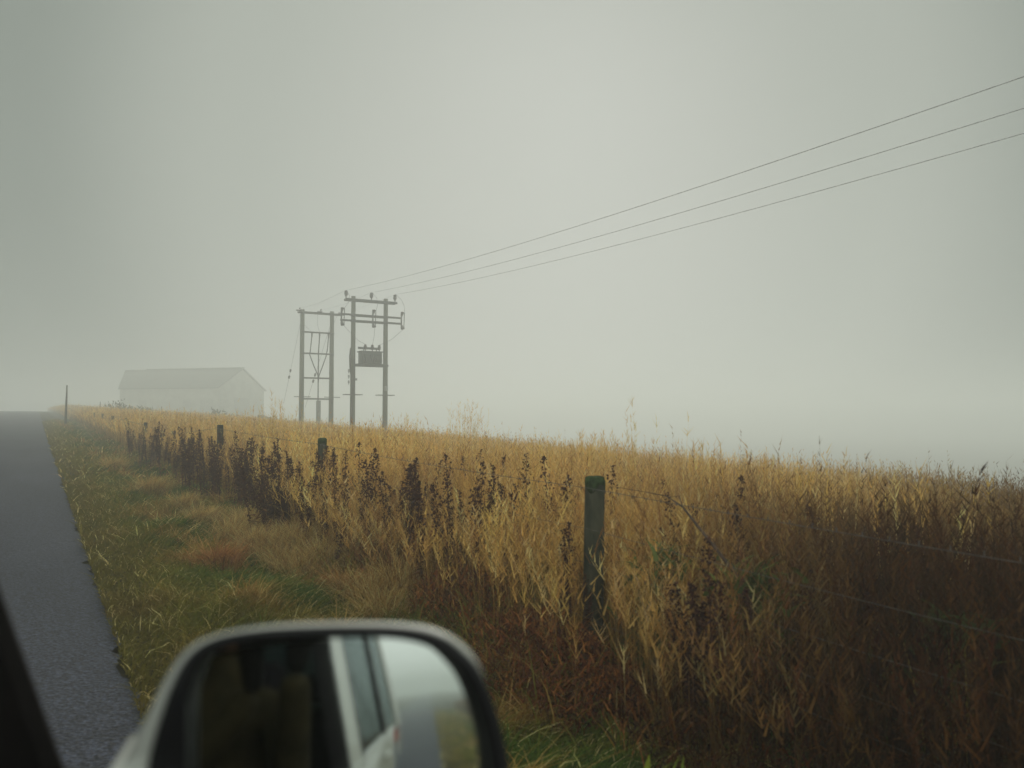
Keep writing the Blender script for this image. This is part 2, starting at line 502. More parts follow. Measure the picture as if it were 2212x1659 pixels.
# undergrowth of the field: short brown, olive and green leaves
parts = []
for n, x0, x1, y0, y1, ws in ((34000, 2.1, 6, .6, 8, 1.0), (26000, 2.2, 14, 5, 24, 2.2), (14000, 2.2, 15, 24, 70, 5)):
    x, y = field_points(n, x0, x1, y0, y1)
    k = in_view(x, y) & clear_post(x, y); x, y = x[k], y[k]; n = len(x)
    p = wob(x, y, 1.6, 9) * .6 + wob(x, y, 4.1, 5) * .4
    col = pick(OLIVE + [(.24, .14, .06), (.12, .07, .035)], n)
    gm = sstep(.15, .6, p)[:, None]; rm = sstep(.1, .7, -p)[:, None]
    col = col * (1 - gm) + pick(GREEN, n) * gm
    col = col * (1 - rm) + pick(RUST + DARKB, n) * rm
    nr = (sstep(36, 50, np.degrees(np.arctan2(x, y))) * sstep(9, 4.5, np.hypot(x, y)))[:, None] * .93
    col = col * (1 - nr) + pick(DARKB, n) * nr * .7  # vignette darkening put into the leaf colour on the right
    h = RS.uniform(.12, .5, n) * (.8 + .4 * p)
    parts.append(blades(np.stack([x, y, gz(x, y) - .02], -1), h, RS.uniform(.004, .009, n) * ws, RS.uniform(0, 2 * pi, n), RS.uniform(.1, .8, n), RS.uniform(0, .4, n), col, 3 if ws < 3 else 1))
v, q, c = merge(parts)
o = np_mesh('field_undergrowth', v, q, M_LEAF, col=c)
tag(o, 'short olive and brown undergrowth between the tall dead grass stalks', 'undergrowth', kind='stuff')


# verge turf
def verge(n, x0, x1, y0, y1, ws, hm=1.0):
    x, y = field_points(n, x0, x1, y0, y1)
    k = in_view(x, y, -12, 80) if y0 >= 0 else np.ones(n, bool)
    x, y = x[k], y[k]; n = len(x)
    p = wob(x, y, 2.4, 7) * .55 + wob(x, y, 6.2, 3) * .45
    p2 = wob(x, y, 1.2, 12)
    edge = sstep(ROAD_R + .45, ROAD_R + .1, x)[:, None]
    col = pick([(.20, .175, .03), (.15, .145, .022), (.27, .21, .045)], n)
    gm = (sstep(-.2, .35, p) * sstep(.7, 1.2, x))[:, None]
    tn = (sstep(.2, .6, -p) * (.4 + .6 * sstep(.9, 1.3, x)))[:, None] * .85
    col = col * (1 - gm) + pick(GREEN, n) * gm
    col = col * (1 - tn) + pick([(.48, .29, .09), (.30, .14, .04), (.60, .39, .14)], n) * tn
    col = col * (1 - edge * .5) + np.array([.13, .11, .03]) * edge * .5
    st = (RS.rand(n) < .05)[:, None]
    col = np.where(st, pick([(.85, .68, .30)], n), col)
    h = RS.uniform(.05, .15, n) * (1 + .5 * p2) * (1 + .7 * tn[:, 0]) * hm
    h = h * (.35 + .65 * sstep(ROAD_R, ROAD_R + .5, x)) + RS.exponential(.03, n)
    az = np.where(RS.rand(n) < .6, radians(-60) + RS.normal(0, .6, n) + p, RS.uniform(0, 2 * pi, n))
    return blades(np.stack([x, y, gz(x, y) - .012], -1), h, RS.uniform(.003, .007, n) * ws, az, RS.uniform(.3, 1.5, n), RS.uniform(.1, .55, n), col, 3 if ws < 2 else 2)


parts = [verge(85000, ROAD_R - .02, 2.7, .5, 6.5, 1.15), verge(70000, ROAD_R - .02, 2.7, 6, 16, 1.8), verge(40000, ROAD_R - .03, 2.8, 16, 60, 4.5, 1.3),
         verge(16000, ROAD_R - .03, 2.6, -40, .5, 5, 1.2)]
x, y = field_points(26000, -14, ROAD_L + .03, -12, 70)
n = len(x)
parts.append(blades(np.stack([x, y, gz(x, y) - .01], -1), RS.uniform(.06, .2, n), RS.uniform(.01, .025, n), RS.uniform(0, 6.28, n), RS.uniform(.2, 1, n), RS.uniform(0, .4, n), pick(OLIVE + GREEN, n), 2))
v, q, c = merge(parts)
o = np_mesh('verge_grass', v, q, M_LEAF, col=c)
tag(o, 'short green and olive grass of the road verge beside the asphalt', 'grass', kind='stuff')

# russet dead bracken along the foot of the fence
parts = []
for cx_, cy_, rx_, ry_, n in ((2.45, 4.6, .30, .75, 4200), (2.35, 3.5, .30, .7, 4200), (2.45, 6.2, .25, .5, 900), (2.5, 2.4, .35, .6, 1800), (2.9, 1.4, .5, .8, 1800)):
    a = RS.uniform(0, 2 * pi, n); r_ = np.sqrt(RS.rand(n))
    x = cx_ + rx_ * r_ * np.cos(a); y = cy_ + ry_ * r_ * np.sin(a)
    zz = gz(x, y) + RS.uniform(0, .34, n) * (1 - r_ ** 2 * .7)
    parts.append(blades(np.stack([x, y, zz], -1), RS.uniform(.04, .11, n), RS.uniform(.006, .014, n), RS.uniform(0, 2 * pi, n), RS.uniform(.4, 1.6, n), RS.uniform(.2, 1.0, n), pick(RUST, n, [.22, .10, .36, .32], .3) * np.where(cy_ < 3, .35, .75), 2))  # right-hand patches coloured darker to carry the corner vignetting
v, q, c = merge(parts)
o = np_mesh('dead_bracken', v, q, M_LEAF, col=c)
tag(o, 'russet brown dead bracken and curled leaves along the foot of the wire fence', 'bracken', kind='stuff')

# ------------------------------------------------------------------ tussocks of straw in the verge
TUS = [(400, 1100, 1.7), (520, 1060, 2.15), (330, 1055, 1.5), (430, 1150, 1.65), (560, 1180, 1.9), (620, 1240, 1.95), (480, 1290, 1.4), (700, 1210, 2.2), (750, 1270, 2.1), (810, 1230, 2.2), (775, 1200, 2.15), (660, 1200, 2.0), (600, 1150, 2.0), (500, 1130, 1.8), (460, 1100, 1.9), (830, 1280, 2.1), (860, 1240, 2.35), (790, 1180, 2.5), (900, 1180, 2.5), (650, 1180, 2.2), (250, 1010, 1.4), (640, 1120, 2.3), (540, 1130, 2.1)]


def tussock(x, y, s, lab, tone):
    s *= 1.25; n = int(1300 * s)
    a = RS.uniform(0, 2 * pi, n); r_ = np.abs(RS.normal(0, .09, n)) * s
    bx = r_ * np.cos(a); by = r_ * np.sin(a) * 1.5
    pal = [[(.72, .48, .17), (.85, .62, .26), (.48, .27, .08), (.22, .14, .045)], [(.55, .26, .09), (.40, .16, .05), (.66, .38, .13), (.18, .08, .035)]][tone]
    az = np.where(RS.rand(n) < .55, radians(-75) + RS.normal(0, .5, n), a)
    v, q, c = blades(np.stack([bx, by, np.zeros(n) - .02], -1), RS.uniform(.16, .40, n) * s, RS.uniform(.003, .007, n), az, RS.uniform(.15, .95, n), RS.uniform(.1, .7, n), pick(pal, n) * .6, 4, np.clip(pick(pal, n) * 1.25, 0, .9))
    o = np_mesh('grass_tussock', v, q, M_LEAF, col=c)
    o.location = (x, y, float(gz(x, y)))
    tag(o, lab, 'tussock', 'straw tussocks on the road verge')


for i, (px, py, lat) in enumerate(TUS):
    yy = on_lateral(px, lat)
    tone = 1 if i in (6, 8) else 0
    lab = 'rust brown flopped tussock of dead grass on the verge' if tone else 'straw coloured arching tussock of dead grass on the verge'
    tussock(lat, yy, random.uniform(.75, 1.1), lab, tone)

# ------------------------------------------------------------------ dock plants (dark dried seed stalks)
def dock_mesh(seed):
    r = np.random.RandomState(seed)
    V_, Q_, C_ = [], [], []
    o = 0
    for s in range(r.randint(1, 4)):
        H = r.uniform(.75, 1.0); la = r.uniform(0, 6.28); le = r.uniform(0, .12)
        bx, by = r.normal(0, .03, 2)
        ts = np.linspace(0, 1, 7)
        def pt(t): return np.stack([bx + cos(la) * le * H * t ** 1.4, by + sin(la) * le * H * t ** 1.4, H * t], -1)
        # stem: 4-sided tube
        ring = []
        for t in ts:
            p = pt(t); rr = .005 * (1 - .7 * t)
            for a in range(4):
                ring.append(p + [rr * cos(a * pi / 2), rr * sin(a * pi / 2), 0])
        ring = np.array(ring); n = len(ts)
        qq = [(k * 4 + a, k * 4 + (a + 1) % 4, (k + 1) * 4 + (a + 1) % 4, (k + 1) * 4 + a) for k in range(n - 1) for a in range(4)]
        V_.append(ring); Q_.append(np.array(qq) + o); C_.append(np.tile([.10, .05, .035], (len(ring), 1))); o += len(ring)
        # side branches carrying seed clusters
        m = 230
        t = r.uniform(.36, 1.0, m)
        spread = .055 * np.sin(np.clip((t - .3) / .72, 0, 1) * pi) ** .7 + .008
        P = pt(t); a = r.uniform(0, 6.28, m); rad = np.abs(r.normal(.5, .3, m)) * spread * .75
        P = P + np.stack([rad * np.cos(a), rad * np.sin(a), rad * .9], -1)
        sz = r.uniform(.006, .014, m)
        u = r.normal(0, 1, (m, 3)); u /= np.linalg.norm(u, axis=1)[:, None]
        w_ = np.cross(u, r.normal(0, 1, (m, 3))); w_ /= np.linalg.norm(w_, axis=1)[:, None]
        vv = np.stack([P - u * sz[:, None], P - w_ * sz[:, None] * .7, P + u * sz[:, None], P + w_ * sz[:, None] * .7], 1).reshape(-1, 3)
        cc = np.array([(.060, .028, .022), (.085, .038, .025), (.04, .02, .02), (.11, .05, .03)])[r.choice(4, m, p=[.4, .25, .25, .1])]
        V_.append(vv); Q_.append(np.arange(m * 4).reshape(-1, 4) + o); C_.append(np.repeat(cc, 4, 0)); o += m * 4
        # a few withered leaves low on the stem
        m = 7; t = r.uniform(.05, .5, m); P = pt(t); a = r.uniform(0, 6.28, m); L = r.uniform(.06, .14, m)
        d = np.stack([np.cos(a), np.sin(a), r.uniform(-.8, .3, m)], -1); sd_ = np.stack([-np.sin(a), np.cos(a), np.zeros(m)], -1)
        vv = np.stack([P, P + d * L[:, None] * .5 + sd_ * .012, P + d * L[:, None] - [0, 0, .02], P + d * L[:, None] * .5 - sd_ * .012], 1).reshape(-1, 3)
        V_.append(vv); Q_.append(np.arange(m * 4).reshape(-1, 4) + o); C_.append(np.tile([.16, .08, .035], (m * 4, 1))); o += m * 4
    return np.concatenate(V_), np.concatenate(Q_), np.concatenate(C_)


# (survey column, lateral, how many, spread) of the clumps seen in the photo
DOCK = [(310, 2.25, 10, 1.3), (345, 2.3, 8, 1.0), (385, 2.2, 12, .9), (430, 2.25, 12, .8), (460, 2.3, 8, .5), (520, 2.35, 9, .4), (575, 2.3, 9, .18), (612, 2.3, 8, .15),
        (645, 2.4, 6, .15), (665, 2.5, 7, .15), (720, 2.55, 6, .25), (760, 2.5, 7, .2), (820, 2.6, 7, .2), (905, 2.65, 6, .12), (925, 2.8, 7, .12), (985, 2.7, 5, .15), (1050, 2.9, 8, .12), (1075, 2.8, 7, .1),
        (1130, 3.0, 5, .15), (1215, 2.55, 5, .06), (1200, 3.2, 5, .2), (1400, 4.2, 4, .3), (1560, 4.2, 4, .3), (1700, 3.6, 5, .3), (1780, 3.2, 5, .2), (1960, 3.6, 5, .3), (2130, 3.9, 5, .3), (1540, 2.5, 4, .06), (1850, 2.9, 3, .2),
        (470, 2.5, 5, .5), (545, 2.5, 6, .4), (590, 2.15, 3, .3), (685, 2.3, 5, .2), (700, 2.8, 4, .3), (740, 2.3, 4, .3), (850, 2.4, 5, .2), (1010, 3.4, 4, .3), (1100, 3.6, 5, .3), (1150, 3.4, 4, .3), (1330, 3.4, 3, .2), (1450, 3.6, 4, .3), (1620, 3.3, 4, .2), (1660, 4.3, 4, .3), (1745, 4.0, 4, .3), (1820, 3.8, 5, .3), (2100, 3.8, 6, .3), (960, 2.5, 4, .2), (600, 2.5, 4, .4)]
protos = []
cnt = 0
for ci, (px, lat, n, sp) in enumerate(DOCK):
    yc = on_lateral(px, lat)
    for j in range(int(n * (1.25 if px < 1100 else 1.0))):
        x = lat + random.gauss(0, .10 + .05 * (lat > 2.6)); y = yc + random.gauss(0, sp)
        s = random.uniform(.55, 1.1) * (1.0 if lat < 3 else 1.08)
        if px > 1100: s *= .95
        if len(protos) < 9:
            v, q, c = dock_mesh(100 + len(protos))
            o = np_mesh('dock_plant', v, q, M_DOCK, col=c); protos.append(o)
        else:
            o = random.choice(protos).copy(); scene.collection.objects.link(o)
        o.location = (x, y, float(gz(x, y)) - .01)
        o.rotation_euler = (random.gauss(0, .10), random.gauss(0, .10), random.uniform(0, 6.28))
        o.scale = (s * 1.05, s * 1.05, s)
        tag(o, 'dark brown dried dock plant with clustered seed heads standing in the grass along the fence', 'dock plant', 'dried dock plants along the fence')
        cnt += 1
print('docks', cnt)

# ------------------------------------------------------------------ green weeds, bent bramble
def leafy_weed(x, y, n, h, pal, lab, name='leafy_weed', big=.03):
    a = RS.uniform(0, 2 * pi, n); r_ = np.abs(RS.normal(0, .12, n))
    zz = RS.uniform(.03, h, n)
    v, q, c = blades(np.stack([r_ * np.cos(a), r_ * np.sin(a), zz], -1), RS.uniform(.06, .14, n), RS.uniform(big * .6, big * 1.3, n), RS.uniform(0, 2 * pi, n), RS.uniform(.7, 1.7, n), RS.uniform(.1, .7, n), pick(pal, n), 3)
    m = 9
    v2, q2, c2 = blades(np.stack([RS.normal(0, .05, m), RS.normal(0, .05, m), np.zeros(m) - .02], -1), np.full(m, h), np.full(m, .012), RS.uniform(0, 6.28, m), RS.uniform(.1, .4, m), np.zeros(m), pick(OLIVE, m), 3)
    vv, qq, cc = merge([(v, q, c), (v2, q2, c2)])
    o = np_mesh(name, vv, qq, M_LEAF, col=cc); o.location = (x, y, float(gz(x, y)))
    tag(o, lab, 'weed')


leafy_weed(1.55, 1.78, 150, .32, [(.20, .24, .03), (.14, .19, .03), (.26, .26, .05)], 'bright yellow green leafy weed just right of the door mirror', big=.035)
leafy_weed(2.85, 2.55, 200, .66, [(.09, .11, .03), (.13, .15, .04), (.06, .075, .025)], 'dark green leafy weed in the tall grass right of the bent bramble', big=.028)
leafy_weed(2.75, 3.05, 240, .7, [(.10, .13, .04), (.14, .15, .05), (.07, .10, .03)], 'olive green leafy weed just right of the nearest fence post', big=.022)
leafy_weed(3.0, 1.75, 140, .6, [(.09, .09, .03), (.07, .085, .03)], 'dark green leafy weed at the right edge of the view', big=.03)

b0 = V(1440, 1070)
pts = []
for px, py, lat in ((1330, 1052, 2.95), (1390, 1062, 2.93), (1440, 1072, 2.9), (1475, 1095, 2.88), (1510, 1140, 2.85), (1550, 1190, 2.82), (1590, 1240, 2.8), (1620, 1300, 2.78), (1640, 1400, 2.77), (1650, 1560, 2.76)):
    d = V(px, py); s = lat / d[0]; pts.append(CAM + d * s)
mb = MB(); mb.tube(pts, [.0015, .002, .003, .005, .007, .008, .009, .009, .01, .01], 6)
for k_ in (3, 5, 6, 7):
    p = Vector(pts[k_]); mb.tube([p, p + Vector((.02, .05, .05)), p + Vector((.03, .12, .04))], [.003, .002, .001], 5)
br = mb.build('bramble_stem', material('bramble_bark', (.07, .04, .025), .9, var=.4, scale=20))
tag(br, 'dark bent bramble stem arching left over the tall grass right of the nearest post', 'bramble')

# ------------------------------------------------------------------ wire fence
fence = empty('wire_fence', (FENCE, 3.56, float(gz(FENCE, 3.56))), label='old wire fence with mossy wooden posts running through tall grass beside the verge', cat='fence')
fo = Vector(fence.location)
POSTS = [(-11.4, 1.05), (-6.4, 1.05), (-1.5, 1.0), (3.56, 1.02), (8.46, 1.06), (14.0, 1.04), (19.2, 1.05), (24.5, 1.02), (30, 1.05), (35.5, 1.0), (41, 1.05), (47, 1.05)]
tops = []
for i, (py, hh) in enumerate(POSTS):
    gz0 = float(gz(FENCE, py))
    if abs(py - 3.56) < .1: topz = 1.45 + (420 - 479.5) / FPX * 4.42
    elif abs(py - 8.46) < .1: topz = 1.45 + (420 - 440) / FPX * 8.5
    elif abs(py - 14) < .1: topz = 1.45 + (420 - 425.5) / FPX * 13.3
    else: topz = gz0 + (.78 if py > 14 else hh)
    rad = .056 if i == 3 else random.uniform(.042, .052)
    mb = MB()
    loops = []
    lx, ly = random.gauss(0, .015), random.gauss(0, .02)
    zs = np.linspace(gz0 - .2, topz, 14)
    rr = random.Random(i)
    ph = rr.uniform(0, 6)
    for z in zs:
        f = (z - zs[0]) / (zs[-1] - zs[0])
        rad_ = rad * (1.03 - .05 * f)
        loops.append([Vector((lx * (f - 1) + rad_ * (1 + .05 * sin(3 * a + ph) + rr.uniform(-.05, .05)) * cos(a), ly * (f - 1) + rad_ * (1 + .05 * cos(2 * a + ph)) * sin(a), z)) for a in [2 * pi * k / 14 for k in range(14)]])
    c_ = Vector((0, 0, topz)); loops.append([c_ + (p - c_) * .86 + Vector((0, 0, .008)) for p in loops[-1]])
    mb.loft(loops)
    pm = mb.build('post', M_MOSSWOOD, fence)
    pm.location = Vector((FENCE, py, 0)) - fo
    if i == 3: pm['label'] = 'thick mossy weathered post nearest the camera'
    tops.append((py, topz))
    if i in (3, 4):
        mm = MB(); r2 = random.Random(5 + i); lp = []
        for z_, k1, wv in ((-.05, 1.0, .35), (-.03, 1.05, .2), (-.01, 1.04, .05), (.010, .95, 0), (.018, .6, 0), (.014, .15, 0)):
            lp.append([Vector((rad * k1 * cos(a) * r2.uniform(.93, 1.05), rad * k1 * sin(a) * r2.uniform(.93, 1.05), topz + z_ * (1 + wv * 3 * sin(3 * a + i) * .5) + r2.uniform(-.004, .004))) for a in [2 * pi * k / 26 for k in range(26)]])
        mm.loft(lp); mm.build('moss_cap', M_LICHEN, pm, True)
# stubs of wire staples
for off in (-.045, -.27, -.46, -.62, -.76, -.90):
    mb = MB(); pts = []
    for i in range(len(tops) - 1):
        (ya, za), (yb, zb) = tops[i], tops[i + 1]
        for s in np.linspace(0, 1, 8, endpoint=False):
            pts.append((FENCE - .058, ya + (yb - ya) * s, za + (zb - za) * s + off - .035 * 4 * s * (1 - s) * (1 if off < -.1 else .6)))
    pts.append((FENCE - .058, tops[-1][0], tops[-1][1] + off))
    mb.tube([Vector(p) - fo for p in pts], .0011 if off < -.1 else .0016, 5)
    if off > -.1:                                        # barbs on the top strand
        for p in pts[:70]:
            pass
        for i in range(0, 300):
            yv = -2 + i * .11
            tz = np.interp(yv, [t[0] for t in tops], [t[1] for t in tops]) + off - .01
            c_ = Vector((FENCE - .058, yv, tz)) - fo
            mb.box(c_, (.016, .002, .002), Matrix.Rotation(1, 3, 'Y')); mb.box(c_, (.002, .002, .016), Matrix.Rotation(.4, 3, 'Y'))
    mb.build('wire', M_WIRE, fence)

# ------------------------------------------------------------------ roadside marker pole
mp_y = 48.0; mp_x = mp_y * ray(66, 400)[0] / ray(66, 400)[1]
mk = empty('marker_pole', (mp_x, mp_y, float(gz(mp_x, mp_y))), label='thin dark snow marker pole standing at the verge edge of the road', cat='marker pole')
mb = MB(); mb.tube([(0, 0, -.1), (.01, 0, .7), (.02, 0, 1.35), (.03, 0, 2.25)], [.06, .055, .05, .03], 8); mb.build('pole', material('marker_bark', (.07, .06, .045), .9, var=.4, scale=8), mk, smooth=True)
mk2_y = 62; mk2 = mk.copy(); scene.collection.objects.link(mk2); mk2.location = (3.9, mk2_y, float(gz(3.9, mk2_y)))
mk2.scale = (.6, .6, .6); mk2['label'] = 'second fainter marker pole farther off in the mist, right of the nearer one'
for chd in list(mk.children):
    c2 = chd.copy(); scene.collection.objects.link(c2); c2.parent = mk2
mk['group'] = mk2['group'] = 'marker poles along the road'


# ------------------------------------------------------------------ H-frame poles
def insulator(mb, c, s=1.0, up=1):
    prof = [(.03, 0), (.03, .12), (.075, .13), (.075, .17), (.045, .18), (.10, .20), (.10, .25), (.05, .26), (.105, .28), (.105, .33), (.05, .34), (.085, .37), (.085, .42), (.03, .45)]
    mb.lathe([(r * s, z * s * up) for r, z in prof], c, 12)


X1, Y1 = 16.7, 43.7
G1 = float(gz(X1, Y1))
h1 = empty('transformer_pole', (X1, Y1, G1), label='right of the two wooden H-frame poles, carrying a grey transformer and the overhead lines', cat='utility pole', group='wooden H-frame power poles in the field')
zt = 8.42 - G1


def hz(z): return z - G1


for s in (-1, 1):
    mb = MB(); mb.tube([(s * 1.0, 0, -.5), (s * 1.0, 0, 3), (s, 0, hz(8.62))], [.16, .15, .125], 14); mb.build('pole', M_POLE, h1, smooth=True)
mb = MB(); mb.box((.08, -.16, hz(8.40)), (3.15, .11, .13), bev=.01); mb.box((.08, .16, hz(8.40)), (3.15, .11, .13), bev=.01); mb.build('crossarm', M_STEEL, h1)
for zz in (7.52, 7.18):
    mb = MB(); mb.box((.05, -.15, hz(zz)), (3.75, .09, .11), bev=.01); mb.box((.05, .15, hz(zz)), (2.3, .09, .11), bev=.01); mb.build('crossarm', M_STEEL, h1)
INS1 = [(-1.45, 8.46), (.1, 8.46), (1.58, 8.46)]
for x_, z_ in INS1:
    mb = MB(); insulator(mb, (x_, 0, hz(z_)), 1.05); mb.box((x_, 0, hz(8.42)), (.12, .4, .04)); mb.build('insulator', M_INS, h1)
for x_ in (-1.8, .1, 1.9):
    mb = MB()
    mb.box((x_, -.24, hz(7.35)), (.07, .06, 1.0)); mb.tube([(x_ + .13, -.32, hz(6.9)), (x_ + .15, -.34, hz(7.8))], .025, 8)
    insulator(mb, (x_ + .06, -.28, hz(7.62)), .62); insulator(mb, (x_ + .06, -.28, hz(7.1)), .62, -1)
    mb.tube([(x_ - .02, -.24, hz(7.86)), (x_ + .16, -.34, hz(7.82))], .045, 8); mb.tube([(x_ - .02, -.24, hz(6.86)), (x_ + .16, -.34, hz(6.9))], .045, 8)
    mb.build('fuse_switch', M_INS, h1)
# transformer
mb = MB(); mb.box((-.02, -.3, hz(4.62)), (2.15, .08, .12)); mb.box((-.02, .3, hz(4.62)), (2.15, .08, .12)); mb.box((0, 0, hz(4.69)), (1.5, .7, .04)); mb.build('platform', M_STEEL, h1)
mb = MB(); mb.box((.05, 0, hz(5.05)), (1.25, .62, .68), bev=.03)
for k_ in range(9): mb.box((-.48 + k_ * .135, -.36, hz(5.0)), (.025, .12, .5))
mb.box((.05, 0, hz(5.42)), (1.36, .74, .06), bev=.01); mb.tube([(-.72, -.1, hz(5.62)), (.62, -.1, hz(5.62))], .07, 10); mb.box((-.4, -.1, hz(5.5)), (.05, .05, .2)); mb.box((.4, -.1, hz(5.5)), (.05, .05, .2))
tr = mb.build('transformer', M_TRANS, h1)
for x_ in (-.3, .13, .56):
    mb = MB(); insulator(mb, (x_, -.12, hz(5.42)), .95); mb.build('bushing', M_INS, tr)
for s in (-1, 1):
    mb = MB(); mb.box((s, -.18, hz(2.9)), (1.05, .05, .045)); mb.box((s, .18, hz(2.9)), (1.05, .05, .045)); mb.build('anti_climb_guard', M_STEEL, h1)
mb = MB(); mb.tube([(-1.17, -.05, hz(5.6)), (-1.22, -.07, hz(5.1)), (-1.2, -.1, hz(4.5)), (-1.14, -.13, hz(3.9)), (-1.1, -.16, hz(3.0)), (-1.08, -.17, hz(2.0)), (-1.05, -.17, .2)], [.03, .045, .05, .05, .05, .05, .05], 8)
mb.tube([(-1.0, -.17, hz(5.0)), (-1.0, -.17, hz(2.9))], .06, 8); mb.build('cable', M_CABLE, h1)
for z_ in (4.25, 3.92, 3.6):
    mb = MB(); insulator(mb, (-1.27, -.08, hz(z_ - .13)), .55); mb.build('fuse_carrier', M_GALV, h1)
mb = MB(); mb.box((-.86, -.17, hz(3.78)), (.10, .08, .12)); mb.box((1.0, -.15, hz(3.3)), (.22, .02, .28)); mb.build('warning_plate', M_GALV, h1)
# leads from fuse switches to transformer and from line to switches
mb = MB()
for xs, xe in ((-1.7, -.3), (.2, .13), (2.0, .56)):
    a = Vector((xs, -.34, hz(6.85))); b = Vector((xe, -.12, hz(5.85)))
    mb.tube([a, a.lerp(b, .4) + Vector((.0 if abs(xs) < 1 else -.1 * np.sign(xs), 0, -.22)), a.lerp(b, .75) + Vector((0, 0, -.12)), b], .009, 5)
for xs, zs_ in ((-1.45, 8.95), (.1, 8.95), (1.58, 8.95)):
    xe = {-1.45: -1.64, .1: .26, 1.58: 2.06}[xs]
    a = Vector((xs, -.05, hz(zs_))); b = Vector((xe, -.34, hz(7.85)))
    mb.tube([a, a.lerp(b, .3) + Vector((.22, 0, .0)), a.lerp(b, .7) + Vector((.18, 0, .0)), b], .009, 5)
mb.build('lead', M_CABLE, h1)

X2, Y2 = 16.25, 52.3
G2 = float(gz(X2, Y2))


def hq(z): return z - G2


h2 = empty('cable_terminal_pole', (X2, Y2, G2), label='left and farther wooden H-frame pole with ladder-like crossbars and three cables joining down the middle', cat='utility pole', group='wooden H-frame power poles in the field')
for s in (-1, 1):
    mb = MB(); mb.tube([(s * 1.02, 0, -.5), (s * 1.02, 0, 3), (s * 1.02, 0, hq(8.85))], [.17, .16, .14], 14); mb.build('pole', M_POLE, h2, smooth=True)
mb = MB(); mb.box((.25, -.16, hq(8.66)), (3.1, .10, .11), bev=.01); mb.box((.25, .16, hq(8.66)), (3.1, .10, .11), bev=.01); mb.build('crossarm', M_STEEL, h2)
for x_ in (-1.2, .25, 1.7):
    mb = MB(); insulator(mb, (x_, 0, hq(8.7)), .6)
    mb.tube([(x_, -.1, hq(8.78)), (x_ - .35, -.45, hq(8.72))], [.07, .05], 8)
    mb.build('insulator', M_INS, h2)
for zz in (7.33, 5.9, 4.25, 2.85):
    mb = MB(); mb.box((0, -.16, hq(zz)), (2.25, .07, .10)); mb.build('crossbar', M_STEEL, h2)
for s in (-1, 1):
    mb = MB(); mb.box((s * 1.02, -.2, hq(2.98)), (1.1, .05, .045)); mb.build('anti_climb_guard', M_STEEL, h2)
mb = MB()
mb.tube([(-.42, -.22, hq(7.2)), (-.5, -.22, hq(6.3)), (-.56, -.22, hq(5.8)), (-.25, -.24, hq(5.0)), (0, -.26, hq(4.45)), (.03, -.26, hq(3.9))], .035, 8)
mb.tube([(.1, -.22, hq(7.2)), (.04, -.22, hq(6)), (.02, -.26, hq(4.6)), (.03, -.26, hq(2.3))], .04, 8)
mb.tube([(.72, -.22, hq(7.2)), (.66, -.22, hq(6.3)), (.55, -.22, hq(5.7)), (.3, -.24, hq(5.0)), (.07, -.26, hq(4.4)), (.03, -.26, hq(3.9))], .035, 8)
mb.build('cable', M_CABLE, h2)
for x_ in (-.42, .1, .72):
    mb = MB(); mb.tube([(x_, -.22, hq(7.3)), (x_, -.22, hq(7.0))], [.06, .045], 8); mb.build('cable_end', M_INS, h2)
mb = MB(); mb.box((.05, -.3, hq(2.75) / 2), (.28, .16, hq(2.75)), bev=.02); mb.build('cable_cover', M_GALV, h2)
mb = MB()
for x_, xc in ((-1.15, -.42), (.25, .1), (1.7, .72)):
    a = Vector((x_ - .35, -.45, hq(8.72))); b = Vector((xc, -.22, hq(7.3))); mb.tube([a, a.lerp(b, .5) + Vector((-.1, 0, -.15)), b], .008, 5)
mb.build('lead', M_CABLE, h2)


# stay wires of the far pole, anchored in the field
def at_depth(x2, y2, zc):
    return CAM + V(x2, y2) * zc


for top, mid1, lab in (((X2 - 1.02, Y2, 8.6), (626, 803), 'thin stay wire with two egg insulators slanting down left of the far H-frame pole'),
                       ((X2 + 1.02, Y2, 8.3), (772 / 1.0, 0), 'thin stay wire with two egg insulators slanting down inside the far H-frame pole')):
    t = Vector(top)
    if mid1[1]:
        m_ = Vector(at_depth(627, 803, 57.5))
    else:
        m_ = Vector(at_depth(680, 812, 57.5))
    d = (m_ - t); anchor = t + d * 1.62
    st = empty('stay_wire', anchor, label=lab, cat='stay wire', group='stay wires of the far pole')
    ts = 1.0 if mid1[1] else 1.0
    mb = MB(); mb.tube([t - anchor, Vector((0, 0, 0))], .009, 5); mb.build('wire', M_CABLE, st)
    for s in (.98, 1.10):
        p = t + d * s - anchor; dn = d.normalized()
        mb = MB(); mb.tube([p - dn * .16, p - dn * .11, p + dn * .11, p + dn * .16], [.025, .075, .075, .025], 8); mb.build('insulator', M_INS, st)

